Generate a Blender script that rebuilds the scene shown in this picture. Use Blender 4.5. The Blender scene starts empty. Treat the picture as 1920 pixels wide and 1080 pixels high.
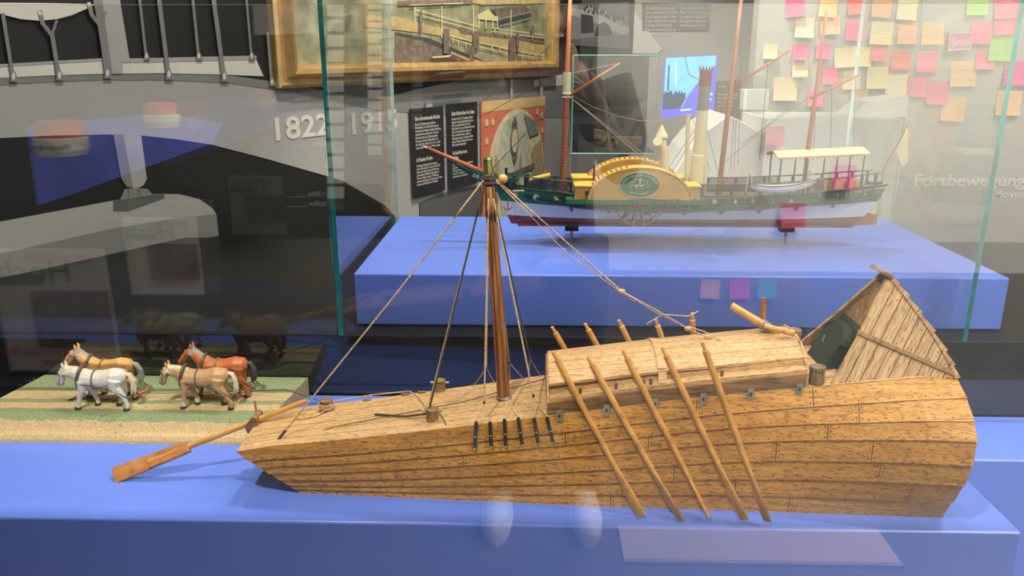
import bpy, math, random
from mathutils import Vector as V, Matrix
R = random.Random(7)
S = bpy.context.scene
COL = S.collection
PI = math.pi

# ------------------------------------------------------------------ camera
EYE = V((0, 0, .65)); FPX = 1490.0
PITCH = math.radians(16.4); YAW = math.radians(1.5)
FWD = V((-math.sin(YAW) * math.cos(PITCH), math.cos(YAW) * math.cos(PITCH), -math.sin(PITCH)))
RGT = V((math.cos(YAW), math.sin(YAW), 0)); UPV = RGT.cross(FWD)
cd = bpy.data.cameras.new('camera'); cam = bpy.data.objects.new('camera', cd); COL.objects.link(cam)
cam.matrix_world = Matrix(((RGT.x, UPV.x, -FWD.x, EYE.x), (RGT.y, UPV.y, -FWD.y, EYE.y), (RGT.z, UPV.z, -FWD.z, EYE.z), (0, 0, 0, 1)))
cd.sensor_width = 36; cd.lens = FPX / 1920 * 36; cd.clip_start = .02
S.camera = cam

def ray(x, y): return FWD + RGT * ((x - 960) / FPX) - UPV * ((y - 540) / FPX)
def atz(x, y, z):
    d = ray(x, y); return EYE + d * ((z - EYE.z) / d.z)
def aty(x, y, yy):
    d = ray(x, y); return EYE + d * (yy / d.y)
def atx(x, y, xx):
    d = ray(x, y); return EYE + d * (xx / d.x)
def atp(x, y, p, n):
    d = ray(x, y); return EYE + d * ((p - EYE).dot(n) / d.dot(n))
def lerp(a, b, t): return a + (b - a) * t
def interp(x, xs, ys):
    if x <= xs[0]: return ys[0]
    for i in range(1, len(xs)):
        if x <= xs[i]: return lerp(ys[i-1], ys[i], (x - xs[i-1]) / (xs[i] - xs[i-1]))
    return ys[-1]

# ------------------------------------------------------------------ materials
def newmat(name):
    m = bpy.data.materials.new(name); m.use_nodes = True
    nt = m.node_tree; b = nt.nodes['Principled BSDF']
    return m, nt, b
def flat(name, c, rough=.55, metal=0, var=.12, scale=60, bump=0, spec=.5, emit=0):
    m, nt, b = newmat(name)
    tc = nt.nodes.new('ShaderNodeTexCoord'); no = nt.nodes.new('ShaderNodeTexNoise')
    no.inputs['Scale'].default_value = scale; no.inputs['Detail'].default_value = 4
    nt.links.new(tc.outputs['Object'], no.inputs['Vector'])
    rp = nt.nodes.new('ShaderNodeValToRGB')
    lo = [max(0, v * (1 - var)) for v in c]; hi = [min(1, v * (1 + var)) for v in c]
    rp.color_ramp.elements[0].color = (*lo, 1); rp.color_ramp.elements[1].color = (*hi, 1)
    rp.color_ramp.elements[0].position = .3; rp.color_ramp.elements[1].position = .7
    nt.links.new(no.outputs['Fac'], rp.inputs['Fac']); nt.links.new(rp.outputs['Color'], b.inputs['Base Color'])
    b.inputs['Roughness'].default_value = rough; b.inputs['Metallic'].default_value = metal
    b.inputs['Specular IOR Level'].default_value = spec
    if bump:
        bp = nt.nodes.new('ShaderNodeBump'); bp.inputs['Strength'].default_value = bump; bp.inputs['Distance'].default_value = .001
        nt.links.new(no.outputs['Fac'], bp.inputs['Height']); nt.links.new(bp.outputs['Normal'], b.inputs['Normal'])
    if emit:
        nt.links.new(rp.outputs['Color'], b.inputs['Emission Color']); b.inputs['Emission Strength'].default_value = emit
    return m
def wood(name, light, dark, rough=.5, stretch=(6, 60, 60), pores=.5, spec=.4, fine=None, rake=0):
    m, nt, b = newmat(name)
    tc = nt.nodes.new('ShaderNodeTexCoord'); mp = nt.nodes.new('ShaderNodeMapping')
    mp.inputs['Scale'].default_value = stretch
    src = tc.outputs['Object']
    if rake:
        m0 = nt.nodes.new('ShaderNodeMapping'); m0.inputs['Rotation'].default_value = (0, rake, 0)
        nt.links.new(src, m0.inputs['Vector']); src = m0.outputs['Vector']
    nt.links.new(src, mp.inputs['Vector'])
    n1 = nt.nodes.new('ShaderNodeTexNoise'); n1.inputs['Scale'].default_value = 1.0; n1.inputs['Detail'].default_value = 6; n1.inputs['Distortion'].default_value = .6
    nt.links.new(mp.outputs['Vector'], n1.inputs['Vector'])
    rp = nt.nodes.new('ShaderNodeValToRGB')
    rp.color_ramp.elements[0].color = (*dark, 1); rp.color_ramp.elements[1].color = (*light, 1)
    rp.color_ramp.elements[0].position = .32; rp.color_ramp.elements[1].position = .64
    nt.links.new(n1.outputs['Fac'], rp.inputs['Fac'])
    mp2 = nt.nodes.new('ShaderNodeMapping'); mp2.inputs['Scale'].default_value = fine or [s * 6 for s in stretch]
    nt.links.new(src, mp2.inputs['Vector'])
    n2 = nt.nodes.new('ShaderNodeTexNoise'); n2.inputs['Scale'].default_value = 1.0 if fine else .5; n2.inputs['Detail'].default_value = 3
    nt.links.new(mp2.outputs['Vector'], n2.inputs['Vector'])
    r2 = nt.nodes.new('ShaderNodeValToRGB'); r2.color_ramp.elements[0].position = .36; r2.color_ramp.elements[1].position = .5
    v = 1 - pores
    r2.color_ramp.elements[0].color = (v, v * .92, v * .85, 1); r2.color_ramp.elements[1].color = (1, 1, 1, 1)
    nt.links.new(n2.outputs['Fac'], r2.inputs['Fac'])
    mx = nt.nodes.new('ShaderNodeMix'); mx.data_type = 'RGBA'; mx.blend_type = 'MULTIPLY'; mx.inputs[0].default_value = 1
    nt.links.new(rp.outputs['Color'], mx.inputs[6]); nt.links.new(r2.outputs['Color'], mx.inputs[7])
    nt.links.new(mx.outputs[2], b.inputs['Base Color'])
    bp = nt.nodes.new('ShaderNodeBump'); bp.inputs['Strength'].default_value = .25; bp.inputs['Distance'].default_value = .0006
    nt.links.new(n2.outputs['Fac'], bp.inputs['Height']); nt.links.new(bp.outputs['Normal'], b.inputs['Normal'])
    b.inputs['Roughness'].default_value = rough; b.inputs['Specular IOR Level'].default_value = spec
    return m
def glassmat(name, tint=(.94, .97, .96), k=1.0):
    m = bpy.data.materials.new(name); m.use_nodes = True; nt = m.node_tree; nt.nodes.clear()
    o = nt.nodes.new('ShaderNodeOutputMaterial'); mx = nt.nodes.new('ShaderNodeMixShader')
    t = nt.nodes.new('ShaderNodeBsdfTransparent'); t.inputs['Color'].default_value = (*tint, 1)
    g = nt.nodes.new('ShaderNodeBsdfGlossy'); g.inputs['Roughness'].default_value = 0; g.inputs['Color'].default_value = (1, 1, 1, 1)
    ge = nt.nodes.new('ShaderNodeNewGeometry'); do = nt.nodes.new('ShaderNodeVectorMath'); do.operation = 'DOT_PRODUCT'
    nt.links.new(ge.outputs['Incoming'], do.inputs[0]); nt.links.new(ge.outputs['Normal'], do.inputs[1])
    def mth(op, x, y):
        q = nt.nodes.new('ShaderNodeMath'); q.operation = op
        for i, w in enumerate((x, y)):
            if w is None: continue
            if isinstance(w, (int, float)): q.inputs[i].default_value = w
            else: nt.links.new(w, q.inputs[i])
        return q.outputs[0]
    c = mth('ABSOLUTE', do.outputs['Value'], None)
    fr = mth('ADD', mth('MULTIPLY', mth('POWER', mth('SUBTRACT', 1.0, c), 5.0), .96), .04)   # Schlick's reflectance of one glass face
    nt.links.new(mth('MINIMUM', mth('MULTIPLY', fr, k), 1.0), mx.inputs[0])
    nt.links.new(t.outputs[0], mx.inputs[1]); nt.links.new(g.outputs[0], mx.inputs[2]); nt.links.new(mx.outputs[0], o.inputs['Surface'])
    return m
M = {}
M['blue'] = flat('blue_lacquer', (.115, .205, .70), .30, var=.02, scale=8, spec=.45)
M['black'] = flat('black_gloss', (.008, .008, .010), .04, var=.1, scale=10, spec=.95)
M['blackmatt'] = flat('black_matt', (.011, .0105, .010), .5, var=.1, scale=10)
M['blacktop'] = flat('black_satin', (.005, .005, .0055), .45, var=.1, scale=10, spec=.25)
M['floor'] = flat('grey_floor', (.10, .095, .09), .4, var=.1, scale=5)
M['ceil'] = flat('ceiling_paint', (.08, .08, .08), .8, scale=3)
M['glass'] = glassmat('clear_glass', (.97, .98, .975), 2.3)
M['glassb'] = glassmat('clear_glass_case', (.97, .98, .975), .8)
M['teal'] = flat('teal_glass_edge', (.008, .17, .155), .25, var=.35, scale=30)
M['paleedge'] = flat('pale_glass_edge', (.55, .68, .62), .2, var=.1)
M['oak'] = wood('oak_planks', (.58, .285, .066), (.40, .178, .036), .45, (7, 110, 150), .55, fine=(90, 520, 620))
M['oakd'] = wood('oak_deck', (.58, .365, .17), (.45, .265, .115), .5, (7, 150, 150), .5, fine=(90, 620, 620))
M['oakgrey'] = wood('weathered_oak', (.52, .33, .16), (.34, .21, .10), .6, (190, 12, 12), .55, fine=(620, 40, 70), rake=math.radians(-32))
M['logwood'] = wood('dark_log', (.26, .17, .10), (.13, .08, .045), .6, (160, 160, 20), .5)
M['oakdark'] = wood('dark_oak', (.21, .12, .055), (.10, .055, .025), .55, (8, 160, 160), .5)
M['oarwood'] = wood('honey_oar_wood', (.62, .33, .09), (.42, .19, .045), .35, (20, 90, 20), .15, .5)
M['mastwood'] = wood('varnished_mast_wood', (.36, .15, .04), (.19, .065, .016), .25, (90, 90, 5), .35, .6)
M['nail'] = flat('dark_nail', (.03, .02, .014), .5)
M['rope'] = flat('hemp_rope', (.44, .31, .17), .8, var=.5, scale=400)
M['ropedark'] = flat('tarred_rope', (.05, .038, .03), .8, var=.5, scale=400)
M['iron'] = flat('dark_green_iron', (.035, .045, .036), .45, metal=.3)
M['zinc'] = flat('grey_metal', (.30, .30, .25), .4, metal=.5)
M['brass'] = flat('tarnished_brass', (.22, .22, .08), .3, metal=.8)
M['doorgreen'] = flat('shaded_green_paint', (.018, .032, .017), .3, var=.3, scale=40)  # green made darker for the shade inside the stern cabin
M['white'] = flat('white_paint', (.78, .77, .73), .5, var=.04)
M['offwhite'] = flat('offwhite_print', (.66, .61, .55), .6, var=.03)
M['grey1'] = flat('light_grey_print', (.36, .345, .335), .6, var=.03)
M['grey2'] = flat('mid_grey_print', (.20, .195, .19), .6, var=.03)
M['grey3'] = flat('dark_grey_print', (.10, .098, .096), .6, var=.04)
M['wallgrey'] = flat('warm_grey_wall', (.45, .43, .385), .8, var=.02, scale=2)
M['wallwhite'] = flat('white_wall', (.75, .73, .67), .85, var=.02, scale=2)

# ------------------------------------------------------------------ mesh building
ORG = {}
class MB:
    def __init__(s): s.v = []; s.f = []; s.mi = []
    def add(s, vs, fs, mi=0):
        b = len(s.v); s.v += [V(p) for p in vs]
        for f in fs: s.f.append([b + i for i in f]); s.mi.append(mi)
        return s
    def box(s, c, d, mi=0, rot=None):
        c = V(c); hx, hy, hz = d[0] / 2, d[1] / 2, d[2] / 2
        vs = [V((x, y, z)) for x in (-hx, hx) for y in (-hy, hy) for z in (-hz, hz)]
        if rot is not None: vs = [rot @ p for p in vs]
        return s.add([c + p for p in vs], [(0, 1, 3, 2), (4, 6, 7, 5), (0, 4, 5, 1), (2, 3, 7, 6), (0, 2, 6, 4), (1, 5, 7, 3)], mi)
    def bb(s, lo, hi, mi=0):
        return s.box([(a + b) / 2 for a, b in zip(lo, hi)], [b - a for a, b in zip(lo, hi)], mi)
    def tube(s, pts, r, n=8, mi=0, caps=True, sq=None):
        pts = [V(p) for p in pts]
        if not isinstance(r, (list, tuple)): r = [r] * len(pts)
        t = (pts[1] - pts[0]).normalized()
        a = t.cross(V((0, 0, 1)))
        if a.length < .05: a = t.cross(V((0, 1, 0)))
        a.normalize(); rings = []
        for i, p in enumerate(pts):
            if i == 0: t = pts[1] - pts[0]
            elif i == len(pts) - 1: t = pts[-1] - pts[-2]
            else: t = (pts[i+1] - p).normalized() + (p - pts[i-1]).normalized()
            t.normalize(); a = (a - t * a.dot(t)).normalized(); b2 = t.cross(a)
            q = sq if sq else (1, 1)
            rings.append([p + (a * math.cos(k * 2 * PI / n) * q[0] + b2 * math.sin(k * 2 * PI / n) * q[1]) * r[i] for k in range(n)])
        return s.loft(rings, mi, caps)
    def loft(s, rings, mi=0, caps=True, closed=True):
        n = len(rings[0]); vs = [p for g in rings for p in g]; fs = []
        for i in range(len(rings) - 1):
            for k in range(n if closed else n - 1):
                k2 = (k + 1) % n
                fs.append((i*n + k, i*n + k2, (i+1)*n + k2, (i+1)*n + k))
        if caps and closed:
            fs.append(tuple(reversed(range(n)))); fs.append(tuple((len(rings) - 1) * n + k for k in range(n)))
        return s.add(vs, fs, mi)
    def lathe(s, c, prof, n=16, mi=0, ax=(0, 0, 1)):
        c = V(c); ax = V(ax).normalized(); a = ax.orthogonal().normalized(); b = ax.cross(a)
        return s.loft([[c + ax * z + (a * math.cos(k*2*PI/n) + b * math.sin(k*2*PI/n)) * r for k in range(n)] for r, z in prof], mi)
    def prism(s, poly, d, mi=0):
        poly = [V(p) for p in poly]; d = V(d); n = len(poly)
        vs = poly + [p + d for p in poly]
        return s.add(vs, [tuple(range(n)), tuple(reversed(range(n, 2*n)))] + [(i, i + n, (i+1) % n + n, (i+1) % n) for i in range(n)], mi)
    def ball(s, c, r, mi=0, n=10, sc=(1, 1, 1)):
        c = V(c); rings = []
        for i in range(1, n // 2 + 1):
            th = PI * i / (n // 2 + 1)
            rings.append([c + V((math.sin(th) * math.cos(k*2*PI/n) * r * sc[0], math.sin(th) * math.sin(k*2*PI/n) * r * sc[1], math.cos(th) * r * sc[2])) for k in range(n)])
        return s.loft(rings, mi)
    def torus(s, c, r, rr, ax=(0, 0, 1), mi=0, n=18, m=6):
        ax = V(ax).normalized(); a = ax.orthogonal().normalized(); b = ax.cross(a); c = V(c)
        for i in range(1): pass
        rings = []
        for i in range(n + 1):
            d = a * math.cos(i*2*PI/n) + b * math.sin(i*2*PI/n)
            rings.append([c + d * (r + rr * math.cos(j*2*PI/m)) + ax * rr * math.sin(j*2*PI/m) for j in range(m)])
        return s.loft(rings, mi, caps=False)
    def build(s, name, mats, parent=None, smooth=False, bevel=0, local=False, loc=None):
        o0 = V((0, 0, 0))
        if parent is not None: o0 = ORG.get(parent.name, V((0, 0, 0)))
        if local: o0 = V((0, 0, 0))
        if parent is None and loc is None and not local:
            n = max(1, len(s.v)); mn = [min(p[i] for p in s.v) for i in range(3)]; mx = [max(p[i] for p in s.v) for i in range(3)]
            loc = V(((mn[0] + mx[0]) / 2, (mn[1] + mx[1]) / 2, mn[2]))
        if parent is None and loc is not None: o0 = V(loc)
        me = bpy.data.meshes.new(name); me.from_pydata([p - o0 for p in s.v], [], s.f)
        if not isinstance(mats, (list, tuple)): mats = [mats]
        for m in mats: me.materials.append(M[m] if isinstance(m, str) else m)
        me.polygons.foreach_set('material_index', s.mi)
        if smooth: me.polygons.foreach_set('use_smooth', [True] * len(me.polygons))
        me.update()
        import bmesh
        bm = bmesh.new(); bm.from_mesh(me); bmesh.ops.recalc_face_normals(bm, faces=bm.faces); bm.to_mesh(me); bm.free()
        o = bpy.data.objects.new(name, me); COL.objects.link(o)
        if parent is not None: o.parent = parent
        elif loc is not None: o.location = loc
        ORG[o.name] = o0
        if bevel:
            b = o.modifiers.new('b', 'BEVEL'); b.width = bevel; b.segments = 3; b.limit_method = 'ANGLE'
        if smooth and smooth != 1:
            pass
        return o
def tag(o, label=None, cat=None, group=None, kind=None):
    if label: o['label'] = label
    if cat: o['category'] = cat
    if group: o['group'] = group
    if kind: o['kind'] = kind
    return o
def empty(name, loc, label=None, cat=None, group=None, kind=None):
    o = bpy.data.objects.new(name, None); COL.objects.link(o); o.location = loc; o.empty_display_size = .05
    ORG[o.name] = V(loc)
    return tag(o, label, cat, group, kind)
def text(name, body, size, mat, p, ex, ey, parent=None, align='LEFT', depth=.0006, width=None, space=1.0, line=1.0, bold=.0):
    """lettering as a mesh lying at P with its baseline along EX and its height along EY"""
    cu = bpy.data.curves.new(name, 'FONT'); cu.body = body; cu.size = size; cu.align_x = align; cu.extrude = depth / 2
    cu.offset = bold * size; cu.space_character = space; cu.space_line = line; cu.resolution_u = 3
    ob = bpy.data.objects.new(name, cu); COL.objects.link(ob)
    dg = bpy.context.evaluated_depsgraph_get()
    me = bpy.data.meshes.new_from_object(ob.evaluated_get(dg)); bpy.data.objects.remove(ob)
    ex = V(ex).normalized(); ey = V(ey).normalized(); ez = ex.cross(ey)
    k = 1.0
    if width and len(me.vertices):
        xs = [v.co.x for v in me.vertices]; k = width / max(1e-6, max(xs) - min(xs))
    b = MB(); p = V(p)
    b.add([p + ex * v.co.x * k + ey * v.co.y + ez * v.co.z for v in me.vertices], [tuple(f.vertices) for f in me.polygons])
    return b if parent == 'raw' else b.build(name, mat, parent)

# ------------------------------------------------------------------ the setting
def st(o): return tag(o, kind='structure')
st(MB().bb((-4, -2.6, -.80), (5, 6.0, -.75)).build('floor', 'floor'))
st(MB().bb((-4, -2.6, 2.6), (5, 6.0, 2.65)).build('ceiling', 'ceil'))
BY, BZ = 1.452, .1233       # front and top of the glossy base under the rear glass case
WP = EYE + (V((-1.3487, 1.9061, .107)) - EYE) * .97; WE = V((.4952, .8688, 0)).normalized(); WN = V((WE.y, -WE.x, 0))   # mural wall: point, direction, normal
def wpt(x, y, lift=0): return atp(x, y, WP, WN) + WN * lift
w0 = WP - WE * .62; w1 = WP + WE * 3.9
b = MB(); b.prism([V((w0.x, w0.y, -.75)), V((w1.x, w1.y, -.75)), V((w1.x, w1.y, 2.6)), V((w0.x, w0.y, 2.6))], -WN * .08)
wall_left = st(b.build('wall_left', 'blackmatt'))
wall_back = st(MB().bb((.60, 5.3, -.75), (5, 5.38, 2.6)).build('wall_back', 'wallgrey'))
PY = 3.2
st(MB().bb((aty(1400, 300, PY).x, PY, -.75), (4.2, PY + .08, 2.6)).build('wall_right', 'wallgrey'))
st(MB().bb((-4, -1.08, -.75), (.22, -1.0, 2.6)).build('wall_rear', 'blackmatt'))
st(MB().bb((.22, -1.68, -.75), (4.6, -1.6, 2.6)).build('wall_front', 'wallwhite'))

st(MB().bb((.22, -1.60, -.75), (4.6, -1.585, -.28)).build('added_dark_wainscot', 'grey2'))  # dark lower wall added so the mirrored haze fades out downward

# plinths and glass
def plinth(name, lo, hi, label, bev=.004):
    o = MB().bb(lo, hi).build(name, 'blue', bevel=bev); return tag(o, label, 'plinth')
plinth('display_plinth', (-1.45, 1.0, -.75), (.697, 1.446, 0), 'long blue lacquered plinth carrying the wooden barge and the horse diorama')
plinth('display_plinth', (.722, 1.27, -.75), (2.6, 1.448, -.031), 'low blue plinth at the right, behind the stern of the wooden barge')
plinth('ship_plinth', (-.3555, 1.515, BZ + .0005), (.931, 2.10, .2316), 'blue lacquered box under the paddle steamer model inside the rear glass case')
b = MB(); wq = lambda y: WP + WE * ((y - WP.y) / WE.y)
q0, q1 = wq(BY), wq(2.3)
b.prism([V((q0.x + .012, BY, -.75)), V((2.6, BY, -.75)), V((2.6, 2.3, -.75)), V((q1.x + .012, 2.3, -.75))], (0, 0, .75 + BZ))
for i, f in enumerate(b.f):
    if abs((b.v[f[1]] - b.v[f[0]]).cross(b.v[f[2]] - b.v[f[1]]).normalized().z) > .9: b.mi[i] = 1
tag(b.build('case_base', ['black', 'blacktop'], bevel=.0015), 'glossy black base running below the rear glass case and mirroring the horses', 'base')
def pane(name, lo, hi, parent, edge_ax, glass='glass', edge='teal', label=None):
    """a glass pane: clear faces, coloured polished edges on the faces along the axes in EDGE_AX"""
    b = MB(); b.bb(lo, hi)
    for i, f in enumerate(b.f):
        n = (b.v[f[1]] - b.v[f[0]]).cross(b.v[f[2]] - b.v[f[1]]); ax = max(range(3), key=lambda k: abs(n[k]))
        b.mi[i] = 1 if ax in edge_ax else 0
        if ax == 1 and 1 in edge_ax and b.v[f[0]].y > (lo[1] + hi[1]) / 2: b.mi[i] = 2
    o = b.build(name, [glass, edge, 'paleedge'], parent)
    if label: o['label'] = label
    return o
fg = pane('glass_barrier', (-2.2, .926, -.75), (2.4, .934, .703), None, (0, 2), 'glass', 'paleedge')
tag(fg, 'long clear glass screen in front of the wooden barge, its top edge across the picture', 'glass screen')
case = empty('glass_case', (.22, 1.8, BZ), 'tall glass case with teal edges around the paddle steamer model', 'display case')
pane('side_pane', (-.3760, BY, BZ), (-.3670, 2.14, 1.13), case, (1, 2), 'glassb', label='left glass side pane with a thick teal edge')
pane('side_pane', (.8240, BY, BZ), (.8330, 2.14, 1.13), case, (1, 2), 'glassb', label='right glass side pane with a thick teal edge')
pane('front_pane', (-.3665, BY + .002, BZ), (.8235, BY + .010, 1.13), case, (2,), 'glassb', 'paleedge')
lp = pane('glass_screen', (q0.x + .03, BY + .002, BZ), (-.3805, BY + .010, 1.13), None, (2,), 'glassb', 'paleedge')
tag(lp, 'clear glass panel left of the teal edge, in front of the bridge mural', 'glass panel')
rp = pane('glass_screen', (1.02, 2.24, -.75), (2.6, 2.248, 1.25), None, (0, 2), 'glassb', 'paleedge')
tag(rp, 'clear glass screen with a pale upright edge before the sticky note wall', 'glass panel')

# ------------------------------------------------------------------ bridge mural printed on the wall
mural = empty('bridge_mural', WP, 'grey and white bridge mural printed on the black wall behind the horses', 'mural')
def flatpoly(name, polys, mats, parent, lift=.001, th=.0012, each=0):
    if each:
        for k in range(0, len(polys), each): flatpoly(name, polys[k:k+each], mats, parent, lift + .00025 * (k // each % 9), th)
        return
    b = MB(); mats = mats if isinstance(mats, list) else [mats]
    for i, p in enumerate(polys):
        mi = 0
        if isinstance(p, tuple): mi, p = p
        l = lift + .00025 * (i % 60) if len(polys) > 1 else lift
        b.prism([wpt(x, y, l) for x, y in p], WN * th, mi)
    return b.build(name, mats, parent)
curve_top = [(-40, 163), (0, 159), (100, 153), (200, 150), (300, 150), (420, 155), (540, 172), (640, 192), (700, 205), (800, 215), (1100, 222)]
flatpoly('arch_band', [curve_top + [(1190, 330), (1100, 345), (930, 347), (850, 354), (785, 380), (785, 408), (745, 410), (720, 384), (640, 338), (500, 298), (400, 272), (330, 261), (265, 254), (200, 252), (100, 254), (0, 259), (-40, 262)]], 'grey1', mural, .001)
band2 = [(-40, 149), (0, 146), (100, 141), (205, 138), (300, 137), (420, 140), (540, 157), (640, 176), (700, 186), (860, 150), (1060, 140), (1190, 140)]
flatpoly('road_edge', [band2 + [(1190, 215)] + curve_top[::-1]], 'grey2', mural, .0025)
flatpoly('kerb', [[(-40, 130), (0, 124), (190, 113), (205, 138), (100, 141), (0, 146), (-40, 149)], [(226, 117), (478, 111), (492, 143), (420, 140), (300, 137), (228, 138)], [(1000, 150), (1058, 138), (1060, 160), (1000, 163)]], 'offwhite', mural, .004, each=1)
flatpoly('kerb_edge', [[(-40, 126), (0, 120), (190, 109), (190, 114), (0, 125), (-40, 131)], [(222, 110), (478, 104), (478, 112), (226, 118)]], 'grey1', mural, .0052, each=1)  # grey printed strip along the top of the kerb
flatpoly('pylon', [(0, [(175, 0), (222, 0), (240, 112), (226, 118), (228, 138), (205, 138)]), (1, [(165, -30), (184, -30), (208, 138), (200, 138)]), (0, [(180, -60), (214, -60), (222, 0), (176, 0)])], ['grey1', 'grey2'], mural, .006)
flatpoly('cable_sag', [[(-40, 5), (-40, 20), (0, 27), (35, 36), (70, 39), (103, 36), (130, 29), (165, 14), (175, 8), (90, 6)]], 'offwhite', mural, .0075)
def strip(x0, y0, x1, y1, w):
    dx, dy = x1 - x0, y1 - y0; l = math.hypot(dx, dy); nx, ny = -dy / l * w / 2, dx / l * w / 2
    return [(x0 - nx, y0 - ny), (x1 - nx, y1 - ny), (x1 + nx, y1 + ny), (x0 + nx, y0 + ny)]
hs = []
for (x0, y0, x1, y1, w) in ((1, 25, 21, 150, 7), (93, 62, 107, 148, 8), (182, 42, 197, 144, 8), (254, -30, 270, 110, 5), (290, -30, 312, 146, 8), (354, -30, 368, 110, 5), (392, -30, 416, 150, 8), (455, -30, 467, 110, 4), (497, 60, 505, 158, 5)):
    hs.append((0, strip(x0, y0, x1, y1, w))); q = 1.0 if w > 6 else .75
    hs.append((0, [(x1 - 4*q, y1 - 18*q), (x1 + 2*q, y1 - 18*q), (x1 + 11*q, y1 + 3), (x1 - 6*q, y1 + 3)]))
    hs.append((1, [(x1 - 3*q, y1 - 10*q), (x1, y1 - 15*q), (x1 + 3*q, y1 - 10*q), (x1 + 3*q, y1 - 4*q), (x1, y1), (x1 - 3*q, y1 - 4*q)]))
hs2 = []
for (x, y) in ((80, 38), (172, 22)):
    hs2 += [(0, strip(x - 10, y - 18, x - 4, y + 8, 8)), (0, strip(x - 5, y + 5, x + 12, y + 27, 7)), (0, strip(x + 22, y + 0, x + 13, y + 27, 5)), (1, strip(x - 12, y - 16, x - 8, y - 10, 6))]
flatpoly('hanger_fork', hs2, ['grey2', 'offwhite'], mural, .0095, .0009, each=4)
flatpoly('hanger', hs, ['grey2', 'offwhite'], mural, .009, .0009, each=3)
flatpoly('bridge_pier', [(0, [(228, 252), (263, 253), (274, 335), (268, 347), (256, 353), (247, 352)]), (1, [(211, 252), (230, 252), (248, 352), (236, 350), (226, 335)]), (1, [(222, 378), (232, 354), (255, 352), (275, 354), (286, 366), (291, 382)]), (2, strip(240, 354, 238, 378, 2)), (2, strip(258, 354, 262, 378, 2)),
    (0, [(-40, 424), (0, 415), (215, 375), (290, 363), (335, 364), (372, 373), (396, 390), (404, 402), (330, 408), (200, 430), (0, 475), (-40, 485)]), (1, [(-40, 485), (0, 475), (200, 430), (330, 408), (404, 401), (408, 442), (0, 520), (-40, 528)]), (2, [(210, 376), (292, 363), (306, 364), (306, 372), (238, 396), (210, 396)])], ['grey1', 'grey2', 'grey3'], mural, .0025)
flatpoly('arch_opening', [[(786, 380), (850, 354), (930, 346), (935, 412), (786, 412)]], 'grey3', mural, .0032, each=1)
flatpoly('rod', [strip(955, 148, 955, 186, 5), strip(1011, 140, 1011, 180, 5), strip(800, 190, 800, 205, 12)], 'grey1', mural, .012, each=1)

def wtext(name, body, x, y, hpx, mat, label, cat, wpx=None, lift=.0042, parent=None, slope=None):
    p = wpt(x, y, lift); d = (wpt(x, y - hpx) - wpt(x, y)).length
    w = (wpt(x + wpx, y) - wpt(x, y)).length if wpx else None
    o = text(name, body, d / .70, mat, p, WE, (0, 0, 1), parent, width=w, bold=.022)
    if parent is None: tag(o, label, cat)
    return o
wtext('date_lettering', '1822', 505, 264, 42, 'offwhite', 'large white numerals 1822 on the grey arch of the bridge mural', 'lettering', 103)
wtext('date_lettering', '1915', 650, 253, 40, 'offwhite', 'large white numerals 1915 seen through the side pane of the glass case', 'lettering', 86)
wtext('bridge_lettering', 'Römerbrücke', 930, 350, 15, 'offwhite', 'white lettering Römerbrücke below the round map, mirrored in the side pane', 'lettering', 92)
wtext('bridge_lettering', 'Roman Bridge', 962, 366, 10, 'offwhite', 'small white lettering Roman Bridge below the word Römerbrücke', 'lettering', 62)
wtext('date_lettering', '315-?', 958, 392, 16, 'offwhite', 'white numerals 315 below the round map, mirrored in the side pane', 'lettering', 52)

# painting
def wbox(b, x0, x1, ylo0, ylo1, yhi0, yhi1, l0, l1, mi=0):
    b.prism([wpt(x0, ylo0, l0), wpt(x1, ylo1, l0), wpt(x1, yhi1, l0), wpt(x0, yhi0, l0)], WN * (l1 - l0), mi)
M['gold'] = flat('gilded_wood', (.66, .41, .16), .26, metal=.5, var=.2, scale=25)
M['goldlip'] = flat('gilded_lip', (.62, .40, .17), .3, metal=.6, var=.1)
M['rebate'] = flat('dark_rebate', (.05, .032, .018), .5)
pc = wpt(775, 120); fz = V((0, 0, 1))
A = wpt(513, 170); Bq = wpt(1036, 139)
zb = (A.z + Bq.z) / 2; A.z = Bq.z = zb; top = zb + .95
paint = empty('framed_painting', (A + Bq) / 2, 'large oil painting of a river bridge in a broad gilded frame on the wall', 'painting')
fwid = .075
def framebar(p, e, l, inn, m0=True):
    prof = [(0, .0), (0, .028), (.010, .036), (.020, .030), (.030, .032), (.045, .060), (.060, .056), (.066, .040), (fwid, .032), (fwid, 0)]
    r0 = [p + e * o + inn * o + WN * h for o, h in prof]; r1 = [p + e * (l - o) + inn * o + WN * h for o, h in prof]
    return MB().loft([r0, r1], 0)
L = (Bq - A).length; we = (Bq - A).normalized()
for p, e, l, i in ((A, we, L, fz), (Bq, fz, top - zb, -we), (Bq + fz * (top - zb), -we, L, -fz), (A + fz * (top - zb), -fz, top - zb, we)):
    framebar(p, e, l, i).build('frame_side', 'gold', paint)
M['canvas'] = flat('painted_river_canvas', (.265, .255, .155), .5, var=.45, scale=14)
ci = A + we * fwid * .9 + fz * fwid * .9
canvas = MB().prism([ci, ci + we * (L - fwid * 1.8), ci + we * (L - fwid * 1.8) + fz * (top - zb - fwid * 1.8), ci + fz * (top - zb - fwid * 1.8)], WN * .012).build('canvas', 'canvas', paint)
M['pt_ochre'] = flat('paint_ochre', (.46, .33, .15), .6, var=.25, scale=30); M['pt_cream'] = flat('paint_cream', (.66, .58, .30), .6, var=.1)
M['pt_plum'] = flat('paint_plum', (.17, .125, .10), .6, var=.35, scale=40); M['pt_dark'] = flat('paint_dark', (.07, .055, .045), .6, var=.3); M['pt_grn'] = flat('paint_greygreen', (.20, .24, .20), .6, var=.25, scale=30)
pp = []
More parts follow.
